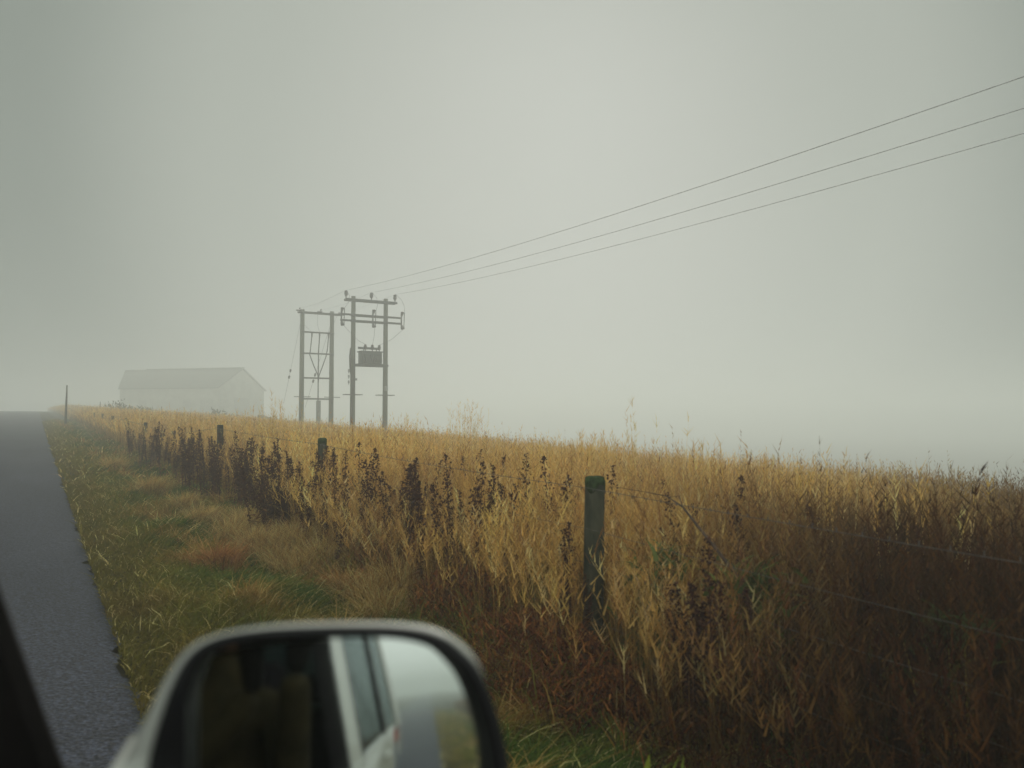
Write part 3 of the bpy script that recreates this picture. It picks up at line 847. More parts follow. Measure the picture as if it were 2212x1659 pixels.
# overhead conductors
for i, (x_, nm) in enumerate(((-1.45, 'upper overhead wire running from the transformer pole to the upper right of the picture'),
                              (.1, 'middle overhead wire running from the transformer pole to the upper right of the picture'),
                              (1.58, 'lowest overhead wire running from the transformer pole to the upper right of the picture'))):
    mb = MB(); pts = []
    for t in np.linspace(0, 1, 60):
        pts.append((X1 + x_ + (9.9 - X1 - (x_ + 1.45) * .42) * t, Y1 + (-60 - Y1) * t, 8.93 - .6 * t - 4 * 2.2 * t * (1 - t)))
    o0 = Vector(pts[0]); mb.tube([Vector(p) - o0 for p in pts], .009, 6)
    o = mb.build('overhead_wire', M_COND); o.location = o0
    tag(o, nm, 'power line', 'overhead wires')
    mb = MB(); a = Vector((X1 + x_, Y1, 8.93)); b = Vector((X2 + (-1.55, -.1, 1.35)[i], Y2 - .45, 8.72)); 
    mb.tube([Vector((0, 0, 0)), (b - a) * .5 - Vector((0, 0, .12)), b - a], .008, 5)
    o = mb.build('overhead_wire', M_COND); o.location = a
    tag(o, ('left', 'middle', 'right')[i] + ' short thin wire linking the tops of the two H-frame poles', 'power line', 'short wires between the poles')

# next pole of the line, behind the car
XN, YN = 9.9, -60
GN = float(gz(XN, YN))
h3 = empty('line_pole', (XN, YN, GN), label='wooden H-frame pole far behind the car carrying the three overhead wires', cat='utility pole')
for s in (-1, 1):
    mb = MB(); mb.tube([(s, 0, -.5), (s, 0, 8.3 - GN)], [.16, .13], 10); mb.build('pole', M_POLE, h3, smooth=True)
mb = MB(); mb.box((.08, 0, 7.85 - GN), (3.2, .1, .12)); mb.build('crossarm', M_STEEL, h3)
for x_ in (-1.45, -.55, .31):
    mb = MB(); insulator(mb, (x_, 0, 7.9 - GN), 1.0); mb.build('insulator', M_INS, h3)

# ------------------------------------------------------------------ barn in the mist
BY = 150
dL, dM, dR = V(262, 860), V(470, 860), V(556, 860)
pL = dL * (BY / dL[1] * 1.0); pM = dM * ((BY - 11) / dM[1]); pR = dR * ((BY + 8) / dR[1])
A = Vector((pL[0], pL[1] + 3, 0)); B = Vector((pM[0], pM[1], 0)); C_ = Vector((pR[0], pR[1] + 2, 0))
bz = .8
axis = (B - A).normalized(); BSC = BY / 88; wid = Vector((-axis.y, axis.x, 0))
L_ = (B - A).length; W_ = 14.0
barn = empty('barn', (A.x, A.y, bz), label='pale gabled stone barn with grey roof, faint in the mist beyond the field', cat='barn')
barn.rotation_euler = (0, 0, math.atan2(axis.y, axis.x))
EH, RH = 6.1, 9.6
mb = MB(); prof = [(0, 0, -1), (0, W_, -1), (0, W_, EH), (0, W_ / 2, RH), (0, 0, EH)]
SK = (0, 9.4, 9.4, 4.7, 0)
mb.loft([[Vector((-SK[i], p[1], p[2])) for i, p in enumerate(prof)], [Vector((L_, p[1], p[2])) for p in prof]]); mb.build('wall', M_WALL, barn)
mb = MB()
for s in (0, 1):
    y0 = -.35 if s == 0 else W_ + .35
    e = Vector((-.3, y0, EH - .17)); r_ = Vector((-.3, W_ / 2, RH + .06))
    u = Vector((0, 0, .16))
    sk = [Vector((-9.4 * q_ / W_, 0, 0)) for q_ in (y0, W_ / 2, W_ / 2, y0)]
    P4 = (e, r_, r_ + u, e + u)
    mb.loft([[p + k_ for p, k_ in zip(P4, sk)], [p + Vector((L_ + .6, 0, 0)) for p in P4]])
rf = mb.build('roof', M_ROOF, barn)
mb = MB(); mb.box((L_ / 2, W_ / 2, RH + .27), (L_ + .7, .3, .12)); mb.build('ridge', M_ROOF, rf)
for x_ in (3, 8.5, 13):
    mb = MB(); mb.box((x_ * 1.6, -.02, 3.4), (1.6, .08, 1.3)); f_ = mb.build('window', M_DARKWOOD, barn)
mb = MB(); mb.box((17.5, -.03, 2.0), (2.6, .1, 4.0)); mb.build('door', M_DARKWOOD, barn)
mb = MB(); mb.box((L_ + .02, W_ / 2, 2.2), (.1, 4.6, 4.6)); mb.build('door', M_DARKWOOD, barn)
mb = MB(); mb.prism([(0, 0, -1), (0, 3.5, -1), (0, 3.5, 2.3), (0, 0, 3.0)], (5, 0, 0)); o = mb.build('lean_to', M_WALL, barn); o.location = (L_ - 7, W_ + .01, 0)

# low dry-stone wall right of the barn
s0 = Vector(V(555, 885) * 80 / 1.0); 
mb = MB(); r3 = random.Random(3)
wa = Vector((V(560, 880)[0] / V(560, 880)[1] * 76, 76, 0)); wb = Vector((V(660, 880)[0] / V(660, 880)[1] * 70, 70, 0))
for i in range(150):
    t = r3.random(); lay = r3.randint(0, 4)
    p = wa.lerp(wb, t); hgt = 1.6 - .5 * t
    c_ = Vector((p.x, p.y, float(gz(p.x, p.y)) + .15 + lay * .3 * hgt)) - wa
    mb.box(c_, (r3.uniform(.4, .9), .5, .34), Matrix.Rotation(r3.uniform(-.3, .1), 3, 'Z'), bev=.05)
o = mb.build('stone_wall', M_STONE); o.location = wa
tag(o, 'low broken stone wall in the mist between the barn and the poles', 'wall')


# misty bushes between barn and poles and left of the barn
def bush(x, y, rx, h, lab):
    n = 900
    u = RS.normal(0, 1, (n, 3)); u /= np.linalg.norm(u, axis=1)[:, None]
    lump = 1 + .25 * np.sin(u[:, 0] * 5 + u[:, 2] * 4) + .15 * np.sin(u[:, 1] * 9)
    r_ = RS.rand(n) ** .4 * lump
    p = np.stack([u[:, 0] * rx * r_, u[:, 1] * rx * .6 * r_, np.abs(u[:, 2]) * h * r_], -1)
    v, q, c = blades(p, RS.uniform(.15, .35, n), RS.uniform(.1, .22, n), RS.uniform(0, 6.28, n), RS.uniform(0, 1, n), RS.uniform(0, .5, n), pick([(.06, .065, .03), (.09, .08, .04), (.04, .05, .025)], n), 1)
    root = empty('bush', (x, y, float(gz(x, y)) - .1), label=lab, cat='bush', group='low bushes in the mist')
    np_mesh('foliage', v, q, M_LEAF, root, col=c)
    mb = MB()
    for k_ in range(5):
        a = k_ * 1.3; mb.tube([(0, 0, -.2), (cos(a) * rx * .3, sin(a) * rx * .2, h * .4), (cos(a) * rx * .6, sin(a) * rx * .35, h * .75)], [.06, .04, .015], 6)
    mb.build('stem', M_WOOD, root)


for px, yd, rx, h, lab in ((600, 66, 2.6, 1.5, 'low dark bush in the mist left of the far H-frame pole'), (480, 72, 1.8, 1.3, 'small bush in the mist before the gable end of the barn'), (270, 74, 2.2, 1.4, 'low bush in the mist before the left end of the barn')):
    d = V(px, 880); bush(d[0] / d[1] * yd, yd, rx, h, lab)

# a few extra-tall thin stems breaking the skyline
parts = []
xs, ys, hs = [], [], []
for px, lat, n, hh in ((1180, 5.5, 20, 1.12), (1330, 5, 25, 1.12), (1480, 4.6, 25, 1.15), (1700, 4.4, 30, 1.12), (590, 3.4, 26, 1.5), (1010, 6.5, 40, 1.62), (880, 6, 45, 1.35), (1285, 5.5, 60, 1.22), (1250, 5.5, 30, 1.15), (1390, 5, 10, 1.48), (1580, 4.4, 8, 1.15), (1850, 4.4, 10, 1.2), (760, 5, 10, 1.1), (400, 3.4, 20, 1.25), (2000, 4, 12, 1.15), (540, 3.0, 16, 1.35)):
    yy = on_lateral(px, lat)
    for _ in range(n):
        xs.append(lat + random.gauss(0, .12)); ys.append(yy + random.gauss(0, .2 if px > 700 else .8)); hs.append(hh * random.uniform(.85, 1.08))
xs, ys, hs = map(np.array, (xs, ys, hs)); n = len(xs)
base = np.stack([xs, ys, gz(xs, ys)], -1); az = RS.uniform(0, 6.28, n); le = np.abs(RS.normal(.05, .07, n)); col = pick(GOLD[:3], n) * .9
parts.append(blades(base, hs, np.full(n, .006), az, le, le * .2, col, 4))
for k_ in range(14):
    tt = .68 + .32 * RS.rand(n)
    p = base + np.stack([np.cos(az) * hs * le * tt ** 1.6, np.sin(az) * hs * le * tt ** 1.6, hs * tt], -1)
    parts.append(blades(p, RS.uniform(.04, .1, n), np.full(n, .006), RS.uniform(0, 6.28, n), RS.uniform(.2, .9, n), np.full(n, .1), col, 1))
v, q, c = merge(parts)
o = np_mesh('reed_stems', v, q, M_LEAF, col=c)
tag(o, 'extra tall thin pale reed stems sticking up above the field skyline', 'reeds', kind='stuff')

# ------------------------------------------------------------------ car
car = empty('car', (-.85, -.4, 0), label='silver white car on the road, seen from inside past its right door mirror', cat='car')
co = Vector(car.location)


def CP(mb, name, mat, smooth=False, parent=None):       # car part built in world coordinates
    mb.v = [tuple(Vector(v) - co) for v in mb.v]
    return mb.build(name, mat, parent or car, smooth)


def side_x(y, z, side=1):
    """outer surface x of the body side at y, z (right side, mirrored for the left)"""
    x = .0
    if z > 1.02: x -= (z - 1.02) * .20
    if z < .55: x -= (.55 - z) * .12
    x -= .10 * float(sstep(.9, 2.0, y))
    x -= .06 * float(sstep(-2.0, -2.7, y))
    return x if side > 0 else -1.7 - x


def loftside(mb, side, top, bot, y0, y1, n, thick=.035):
    """panel between z=bot(y) and z=top(y) following side_x"""
    loops = []
    for y_ in np.linspace(y0, y1, n):
        zb, zt_ = bot(y_), top(y_)
        o_, i_ = [], []
        for z in np.linspace(zb, zt_, 6):
            xo = side_x(y_, z, side); o_.append(Vector((xo, y_, z))); i_.append(Vector((xo - thick * side, y_, z)))
        loops.append(o_ + i_[::-1])
    mb.loft(loops)


def arch(y_, c, r=.36, zc=.33):
    d = abs(y_ - c)
    return zc + sqrt(r * r - d * d) if d < r else None


def bot(y_):
    for c in (1.35, -1.55):
        a = arch(y_, c)
        if a is not None: return a
    return .24


def belt(y_):
    if y_ > .62: return 1.0 - .16 * float(sstep(.62, 1.9, y_))
    return 1.02 + .015 * float(sstep(0, -2, y_))


for side in (1, -1):
    mb = MB(); loftside(mb, side, belt, bot, -2.75, 2.05, 90)
    CP(mb, 'body_side', M_PAINT, True)
# belt moulding + window pillars + roof rail, per side
def pillar(mb, side, pa, pb, w0, w1, thick=.05):
    (ya, za), (yb, zb) = pa, pb
    lp = []
    for (y_, z, wd) in ((ya, za, w0), (yb, zb, w1)):
        xo = side_x(0, z, side) + .004 * side
        lp.append([Vector((xo, y_ - wd / 2, z)), Vector((xo, y_ + wd / 2, z)), Vector((xo - thick * side, y_ + wd / 2, z)), Vector((xo - thick * side, y_ - wd / 2, z))])
    mb.loft(lp)


ROOFZ = 1.78
for side in (1, -1):
    mb = MB(); pillar(mb, side, (-.64, 1.0), (-.72, ROOFZ), .22, .20); CP(mb, 'centre_pillar', M_PAINT)
    mb = MB(); pillar(mb, side, (-.52, 1.0), (-.60, ROOFZ), .03, .03, .06); pillar(mb, side, (-.775, 1.0), (-.84, ROOFZ), .05, .04, .06); CP(mb, 'window_seal', M_BLACK)
    mb = MB(); pillar(mb, side, (-1.62, 1.0), (-1.72, ROOFZ), .07, .07, .05); CP(mb, 'rear_pillar', M_BLACK)
    mb = MB(); pillar(mb, side, (-2.58, 1.0), (-2.40, ROOFZ), .26, .16, .06); CP(mb, 'tail_pillar', M_PAINT)
    # rear door glass and quarter glass
    for ya, yb in ((-.76, -1.60), (-1.64, -2.46)):
        mb = MB(); lp = []
        for z in (1.0, ROOFZ):
            xo = side_x(0, z, side) - .012 * side
            f = (z - 1.0) / .78
            lp.append([Vector((xo, ya - .08 * f, z)), Vector((xo, yb - (.08 if yb > -2 else -.12) * f, z)), Vector((xo - .005 * side, yb - (.08 if yb > -2 else -.12) * f, z)), Vector((xo - .005 * side, ya - .08 * f, z))])
        mb.loft(lp); CP(mb, 'window', M_GLASS if side > 0 else M_PRIV)
    mb = MB(); mb.tube([(side_x(y_, 1.02, side) + .006 * side, y_, 1.022) for y_ in np.linspace(-2.5, -.5, 12)], .009, 6); CP(mb, 'window_moulding', M_PAINT if side > 0 else M_BLACK)
    # front door glass of the left side only: the photographer's own window is wound down
    if side < 0:
        mb = MB(); xo = side_x(0, 1.0, side); xt = side_x(0, ROOFZ, side)
        mb.loft([[Vector((xo + .012, -.55, 1.0)), Vector((xo + .012, .75, 1.0)), Vector((xt + .012, .1, ROOFZ)), Vector((xt + .012, -.63, ROOFZ))], [Vector((xo + .017, -.55, 1.0)), Vector((xo + .017, .75, 1.0)), Vector((xt + .017, .1, ROOFZ)), Vector((xt + .017, -.63, ROOFZ))]])
        CP(mb, 'window', M_PRIV)
# roof
mb = MB(); lp = []
for y_, zz, w_ in ((.30, ROOFZ - .06, .60), (.12, ROOFZ, .66), (-.6, ROOFZ + .05, .70), (-1.6, ROOFZ + .05, .70), (-2.35, ROOFZ, .68), (-2.5, ROOFZ - .05, .64)):
    lp.append([Vector((-.85 - w_ - .015, y_, zz - .02)), Vector((-.85 - w_ * .8, y_, zz + .035)), Vector((-.85, y_, zz + .055)), Vector((-.85 + w_ * .8, y_, zz + .035)), Vector((-.85 + w_ + .015, y_, zz - .02)), Vector((-.85 + w_, y_, zz - .05)), Vector((-.85, y_, zz - .01)), Vector((-.85 - w_, y_, zz - .05))])
mb.loft(lp); CP(mb, 'roof', M_PAINT, True)
mb = MB(); mb.box((-.85, -1.1, ROOFZ - .045), (1.28, 2.5, .02)); CP(mb, 'headlining', M_TRIM)
# bonnet, front, tail
mb = MB(); lp = []
for y_, zz, hw in ((.95, .99, .74), (1.4, .94, .72), (1.9, .84, .68), (2.12, .72, .62), (2.18, .5, .60), (2.15, .26, .58)):
    lp.append([Vector((-.85 - hw, y_, zz - .05)), Vector((-.85 - hw * .7, y_, zz)), Vector((-.85, y_, zz + .02)), Vector((-.85 + hw * .7, y_, zz)), Vector((-.85 + hw, y_, zz - .05)), Vector((-.85 + hw, y_ - .04, zz - .09)), Vector((-.85, y_ - .04, zz - .06)), Vector((-.85 - hw, y_ - .04, zz - .09))])
mb.loft(lp); CP(mb, 'bonnet', M_PAINT, True)
mb = MB(); mb.box((-.85, 2.12, .42), (1.25, .12, .34), bev=.03); CP(mb, 'bumper', M_BLACK)
mb = MB(); mb.box((-.85, -2.72, .68), (1.52, .07, .72), bev=.02); CP(mb, 'tailgate', M_PAINT)
mb = MB(); mb.box((-.85, -2.78, .42), (1.6, .12, .26), bev=.03); CP(mb, 'bumper', M_BLACK)
mb = MB(); mb.loft([[Vector((-1.5, -2.70, 1.04)), Vector((-.2, -2.70, 1.04)), Vector((-.2, -2.71, 1.04)), Vector((-1.5, -2.71, 1.04))], [Vector((-1.42, -2.46, 1.74)), Vector((-.28, -2.46, 1.74)), Vector((-.28, -2.47, 1.74)), Vector((-1.42, -2.47, 1.74))]]); CP(mb, 'window', M_PRIV)
mb = MB(); mb.loft([[Vector((-1.48, .96, 1.02)), Vector((-.22, .96, 1.02)), Vector((-.22, .97, 1.02)), Vector((-1.48, .97, 1.02))], [Vector((-1.4, .30, 1.73)), Vector((-.30, .30, 1.73)), Vector((-.30, .31, 1.73)), Vector((-1.4, .31, 1.73))]]); CP(mb, 'windscreen', M_GLASS)
for sx_ in (-.07, -1.63):
    mb = MB(); mb.box((sx_, -2.66, .95), (.10, .2, .16), bev=.02); CP(mb, 'tail_lamp', M_LAMP)
    mb = MB(); mb.box((sx_ * .86 - .12, 2.06, .68), (.26, .12, .16), bev=.03); CP(mb, 'headlight', M_CLEAR)
# door handle on the rear right door
mb = MB(); mb.box((.018, -1.5, .93), (.035, .17, .035), bev=.008); CP(mb, 'door_handle', M_PAINT)
mb = MB(); mb.box((.018, -2.3, .9), (.006, .16, .14), bev=.002); CP(mb, 'fuel_flap', M_PAINT)
# floor, dash, seats
mb = MB(); mb.box((-.85, -.4, .27), (1.6, 4.2, .05)); CP(mb, 'floor', M_TRIM)
mb = MB(); mb.loft([[Vector((-1.62, .95, .45)), Vector((-.1, .95, .45)), Vector((-.1, .95, 1.0)), Vector((-1.62, .95, 1.0))], [Vector((-1.62, .55, .55)), Vector((-.1, .55, .55)), Vector((-.1, .55, .96)), Vector((-1.62, .55, .96))]]); CP(mb, 'dashboard', M_TRIM)
for sx_, sy_ in ((-.42, -.42), (-1.28, -.42), (-.42, -1.4), (-1.28, -1.4)):
    mb = MB(); mb.box((sx_, sy_ + .15, .5), (.5, .52, .2), bev=.05)
    M = Matrix.Rotation(radians(14), 3, 'X'); mb.box((sx_, sy_ - .17, .88), (.48, .14, .66), M, bev=.05); mb.box((sx_, sy_ - .28, 1.32), (.26, .09, .17), M, bev=.03)
    CP(mb, 'seat', M_SEAT)
mb = MB(); mb.box((-.065, -.03, .73), (.05, 1.15, .5), bev=.01); mb.box((-.11, -.05, .8), (.07, .5, .07), bev=.02); CP(mb, 'door_trim', M_TRIM)
# steering wheel on the left
mb = MB(); c_ = Vector((-1.28, .32, .98)); M = Matrix.Rotation(radians(-62), 3, 'X')
mb.tube([c_ + M @ Vector((.18 * cos(a), .18 * sin(a), 0)) for a in np.linspace(0, 2 * pi, 25)], .014, 8); mb.box(c_, (.34, .05, .03), M); mb.tube([c_, c_ + Vector((0, .3, -.1))], .03, 8)
CP(mb, 'steering_wheel', M_BLACK)
# wheels
for sx_ in (-.13, -1.57):
    for wy in (1.35, -1.55):
        mb = MB(); c_ = Vector((sx_, wy, .31)); n = 28
        def ring(r, xo): return [c_ + Vector((xo, r * cos(2 * pi * k / n), r * sin(2 * pi * k / n))) for k in range(n)]
        mb.loft([ring(.2, -.09), ring(.29, -.09), ring(.31, -.06), ring(.31, .06), ring(.29, .09), ring(.2, .09)], False)
        wh = CP(mb, 'wheel', M_TYRE, True)
        mb = MB(); mb.loft([ring(.205, -.05), ring(.205, .07), ring(.17, .075), ring(.06, .05), ring(.02, .06)])
        for v_i in range(0): pass
        mb.v = [tuple(Vector(v) - co) for v in mb.v]; mb.build('rim', M_STEEL, wh)
# A pillar of the photographer's door, dark on the inside
E1 = CAM + V(135, 1659) * .66; E0 = CAM + V(0, 1284) * .66
d = E0 - E1
lo, hi = E1 - d * .9, E1 + d * 3.6
mb = MB(); ax = Vector(d).normalized(); inb = Vector((-1, .25, 0)).normalized() * .12; dep = Vector((0, .05, 0))
lp = []
for p in (lo, hi):
    p = Vector(p); lp.append([p, p + Vector((-.012, -.012, 0)), p + inb * .5 + Vector((0, -.03, 0)), p + inb, p + inb + dep, p + Vector((-.01, .04, 0)), p + Vector((0, .02, 0))])
mb.loft(lp); pl = CP(mb, 'front_pillar', M_TRIM, False)
mb = MB(); lp = []
for p in (lo, hi):
    p = Vector(p) + Vector((-.02, .028, 0)); lp.append([p, p + Vector((.0, .05, 0)), p + Vector((-.07, .09, 0)), p + Vector((-.1, .06, 0))])
mb.loft(lp); CP(mb, 'pillar_skin', M_PAINT)

# ---- door mirror.  Outlines surveyed on the mirror plane, bottom half completed by symmetry
GLASS = [(405, 1662), (405, 1600), (408, 1545), (418, 1490), (432, 1445), (455, 1415), (500, 1398), (560, 1389), (620, 1384), (700, 1380), (780, 1378), (850, 1380), (905, 1390), (945, 1408), (975, 1434), (1000, 1470), (1020, 1515), (1037, 1570), (1048, 1620), (1055, 1670),
         (1060, 1740), (1055, 1830), (1030, 1900), (980, 1940), (900, 1955), (800, 1960), (700, 1962), (600, 1960), (520, 1950), (460, 1925), (425, 1880), (410, 1800), (405, 1730)]
LIP = [(378, 1662), (378, 1600), (382, 1540), (395, 1480), (415, 1430), (445, 1398), (495, 1378), (560, 1370), (620, 1366), (700, 1363), (780, 1362), (855, 1364), (915, 1374), (960, 1393), (995, 1422), (1034, 1452), (1061, 1503), (1081, 1560), (1094, 1615), (1103, 1670),
       (1109, 1748), (1103, 1848), (1062, 1920), (1000, 1965), (905, 1982), (800, 1988), (700, 1990), (600, 1988), (510, 1978), (445, 1950), (402, 1895), (385, 1805), (379, 1730)]
SIL = [(262, 1662), (285, 1610), (318, 1545), (350, 1480), (385, 1425), (425, 1388), (480, 1367), (550, 1354), (620, 1347), (700, 1344), (780, 1343), (860, 1345), (925, 1353), (972, 1371), (1010, 1400), (1042, 1440), (1066, 1494), (1085, 1556), (1097, 1612), (1106, 1670),
       (1112, 1750), (1106, 1850), (1074, 1935), (1008, 1982), (908, 2000), (800, 2006), (700, 2008), (595, 2006), (500, 1996), (420, 1965), (350, 1905), (290, 1815), (262, 1735)]


def catmull(P, m=4):
    P = np.array(P, float); n = len(P); o = []
    for i in range(n):
        a, b, c, d = P[i - 1], P[i], P[(i + 1) % n], P[(i + 2) % n]
        for k in range(m):
            t = k / m
            o.append(.5 * (2 * b + (c - a) * t + (2 * a - 5 * b + 4 * c - d) * t * t + (3 * b - a - 3 * c + d) * t ** 3))
    return np.array(o)


RC = 1.25                                    # convex mirror radius
dV = V(930, 1488); P0 = CAM + dV * .60
dn = dV / np.linalg.norm(dV)
back = np.array([0.0, -1.0, -.0]); back /= np.linalg.norm(back)
nrm0 = back - dn; nrm0 /= np.linalg.norm(nrm0)
SC = P0 - nrm0 * RC                           # centre of the mirror sphere (behind the glass)
cg = np.array([735, 1670.0])
# plane tangent near the glass middle, for the housing
def on_sphere(px, py):
    d = V(px, py); oc = CAM - SC
    a = d @ d; b = 2 * oc @ d; c = oc @ oc - RC * RC
    disc = b * b - 4 * a * c
    return CAM + d * ((-b - sqrt(max(disc, 0))) / (2 * a))


Pm = on_sphere(*cg); nm = (Pm - SC) / np.linalg.norm(Pm - SC)


def on_plane(px, py, off):
    d = V(px, py); p0 = Pm + nm * off
    return CAM + d * (((p0 - CAM) @ nm) / (d @ nm))


G = catmull(GLASS); L2 = catmull(LIP); S2 = catmull(SIL); S2[:, 0] -= 11 * sstep(1010, 1075, S2[:, 0]); n = len(G)
rings = 22
vs = [on_sphere(*cg)]
for k in range(1, rings + 1):
    for p in G: vs.append(on_sphere(*(cg + (p - cg) * k / rings)))
# the mirror glass: triangles in the centre, quads outside
me = bpy.data.meshes.new('mirror_glass')
fs = [(0, 1 + (i + 1) % n, 1 + i) for i in range(n)]
for k in range(rings - 1):
    for i in range(n):
        j = (i + 1) % n; a = 1 + k * n; b = 1 + (k + 1) * n
        fs.append((a + i, a + j, b + j, b + i))
dm = empty('door_mirror', (0, 0, 0)); dm.parent = car; dm.location = (0, 0, 0)
me.from_pydata([tuple(v - np.array(co)) for v in vs], [], fs)
me.polygons.foreach_set('use_smooth', [True] * len(me.polygons)); me.materials.append(M_MIRROR)
no = []
for v in vs:
    a = (v - SC); no.append(tuple(a / np.linalg.norm(a)))
me.normals_split_custom_set_from_vertices(no)
mg = bpy.data.objects.new('mirror_glass', me); link(mg, dm)


def loop3(P, off, shrink=1.0):
    c = P.mean(0); return [Vector(on_plane(*(c + (p - c) * shrink), off)) for p in P]


glass_edge = [Vector(on_sphere(*(cg + (p - cg) * 1.005))) for p in G]
mb = MB()
innr = [Vector(v) + Vector(nm) * .001 for v in glass_edge]
lipin = loop3((G * .75 + L2 * .25), .014)
lipfr = loop3(L2, .016)
mb.loft([[v - Vector(nm) * .012 for v in glass_edge], innr, [Vector(on_plane(*p, .006)) for p in (G * .88 + L2 * .12)], lipin, lipfr, loop3(L2 * .5 + S2 * .5, .0115), loop3(L2 * .5 + S2 * .5, -.01)], False)
mb.v = [tuple(Vector(v) - co) for v in mb.v]; mb.build('bezel', M_BLACK, dm, True)
# shell: rim then rounded back
mb = MB(); lps = [loop3(L2 * .55 + S2 * .45, .008), loop3(L2 * .4 + S2 * .6, .010), loop3(L2 * .25 + S2 * .75, .004), loop3(S2, -.012)]
base = loop3(S2, -.03, .995); cen = sum(base, Vector()) / len(base)
back_dir = -Vector(nm)
lps.append(base)
for dpt, sh in ((.05, .95), (.07, .86), (.085, .72), (.095, .5), (.1, .2)):
    lps.append([cen + (v - cen) * sh + back_dir * (dpt - .03) for v in base])
mb.loft(lps, False); mb.add(lps[-1], [tuple(range(len(lps[-1])))])
mb.v = [tuple(Vector(v) - co) for v in mb.v]; hs_ = mb.build('housing', M_PAINT, dm, True)
# vertical dark slot strip between glass and housing on the inner side
slot = [(372, 1500), (392, 1484), (404, 1500), (404, 1700), (396, 1860), (362, 1860), (356, 1700), (360, 1560)]
mb = MB(); a = [Vector(on_plane(px, py, .0165)) for px, py in slot]; mb.loft([[v - Vector(nm) * .006 for v in a], a]); mb.v = [tuple(Vector(v) - co) for v in mb.v]; mb.build('folding_gap', M_BLACK, dm)
# arm to the door
mb = MB(); p1 = Vector(on_plane(300, 1720, -.01)); p0 = Vector((-.02, float(p1.y) + .02, 1.03))
arm = []
for t, r1, r2 in ((0, .045, .05), (.3, .036, .045), (.6, .03, .05), (1.0, .035, .07)):
    c_ = p0.lerp(p1, t) + Vector((0, 0, .02 * sin(t * pi)))
    arm.append([c_ + Vector((0, r2 * cos(a), r1 * sin(a))) for a in [2 * pi * k / 16 for k in range(16)]])
mb.loft(arm); mb.v = [tuple(Vector(v) - co) for v in mb.v]; mb.build('arm', M_PAINT, dm, True)

# ------------------------------------------------------------------ photographer
def skin_body(name, verts, edges, radii, mat, parent, sub=2):
    me = bpy.data.meshes.new(name); me.from_pydata([Vector(v) for v in verts], edges, [])
    o = bpy.data.objects.new(name, me); link(o, parent)
    m = o.modifiers.new('skin', 'SKIN'); m.use_smooth_shade = True
    for i, r in enumerate(radii):
        sv = me.skin_vertices[0].data[i]; sv.radius = r if isinstance(r, tuple) else (r, r); sv.use_root = (i == 0)
    s = o.modifiers.new('sub', 'SUBSURF'); s.levels = sub; s.render_levels = sub
    me.materials.append(mat)
    return o


PER = Vector((-.42, -.42, .60))
person = empty('person', PER, label='person in an olive jacket sitting in the car window, dimly reflected in the door mirror', cat='person')
bv = [(-.42, -.42, .62), (-.41, -.44, .85), (-.38, -.42, 1.08), (-.36, -.38, 1.24), (-.34, -.34, 1.34), (-.345, -.32, 1.42),          # 0-5 spine, neck
      (-.26, -.38, 1.23), (-.185, -.40, 1.21), (-.11, -.24, 1.05), (-.06, -.12, 1.22), (-.045, -.075, 1.31),                            # 6-10 right arm
      (-.47, -.36, 1.23), (-.55, -.34, 1.20), (-.50, -.16, 1.02), (-.28, -.10, 1.14), (-.15, -.09, 1.28),                              # 11-15 left arm
      (-.34, -.38, .62), (-.30, .05, .66), (-.30, .30, .40), (-.30, .36, .34),                                                          # 16-19 right leg
      (-.50, -.38, .62), (-.54, .05, .66), (-.54, .30, .40), (-.54, .36, .34)]
be = [(0, 1), (1, 2), (2, 3), (3, 4), (4, 5), (3, 6), (6, 7), (7, 8), (8, 9), (9, 10), (3, 11), (11, 12), (12, 13), (13, 14), (14, 15), (0, 16), (16, 17), (17, 18), (18, 19), (0, 20), (20, 21), (21, 22), (22, 23)]
rad = [(.16, .13), (.155, .12), (.17, .13), (.15, .11), .065, .055, (.08, .08), .075, .055, .042, .036, (.08, .08), .075, .055, .042, .036, .10, .08, .06, .055, .10, .08, .06, .055]
body = skin_body('jacket', [Vector(v) - PER for v in bv], be, rad, M_JACKET, person)
# head: one lofted surface with face
mb = MB(); lp = []
hc = Vector((-.345, -.31, 1.53)); Rh = Matrix.Rotation(radians(-28), 3, 'Z')
for z, rx, ry, oy in ((-.125, .03, .03, .03), (-.115, .045, .05, .035), (-.09, .055, .07, .02), (-.05, .065, .085, .008), (-.01, .072, .093, 0), (.03, .075, .098, -.004), (.07, .072, .096, -.008), (.10, .058, .08, -.01), (.12, .035, .05, -.01), (.128, .008, .012, -.01)):
    ring_ = []
    for k in range(24):
        a = 2 * pi * k / 24; px_ = rx * sin(a); py_ = ry * cos(a) + oy
        f = max(0, cos(a)) ** 8
        if -.03 < z < .02: py_ += f * .02 * (1 if z < 0 else .4)            # nose
        if z == -.05: py_ += f * .006
        ring_.append(hc + Rh @ Vector((px_, py_, z)))
    lp.append(ring_)
mb.loft(lp); mb.v = [tuple(Vector(v) - PER) for v in mb.v]; head = mb.build('head', M_SKIN, person, True)
mb = MB()
for s in (-1, 1):
    mb.lathe([(.002, -.008), (.010, -.004), (.012, 0), (.010, .004), (.002, .008)], hc + Rh @ Vector((s * .03, .083, .008)), 10)
mb.v = [tuple(Vector(v) - PER) for v in mb.v]; mb.build('eyes', M_HAIR, head, True)
mb = MB()
for s in (-1, 1):
    c_ = hc + Rh @ Vector((s * .076, -.005, 0)); mb.tube([c_ + Vector((0, 0, -.03)), c_ + Vector((0, 0, 0)), c_ + Vector((0, 0, .03))], [.008, .014, .012], 8)
mb.v = [tuple(Vector(v) - PER) for v in mb.v]; mb.build('ears', M_SKIN, head, True)
mb = MB(); lp = []
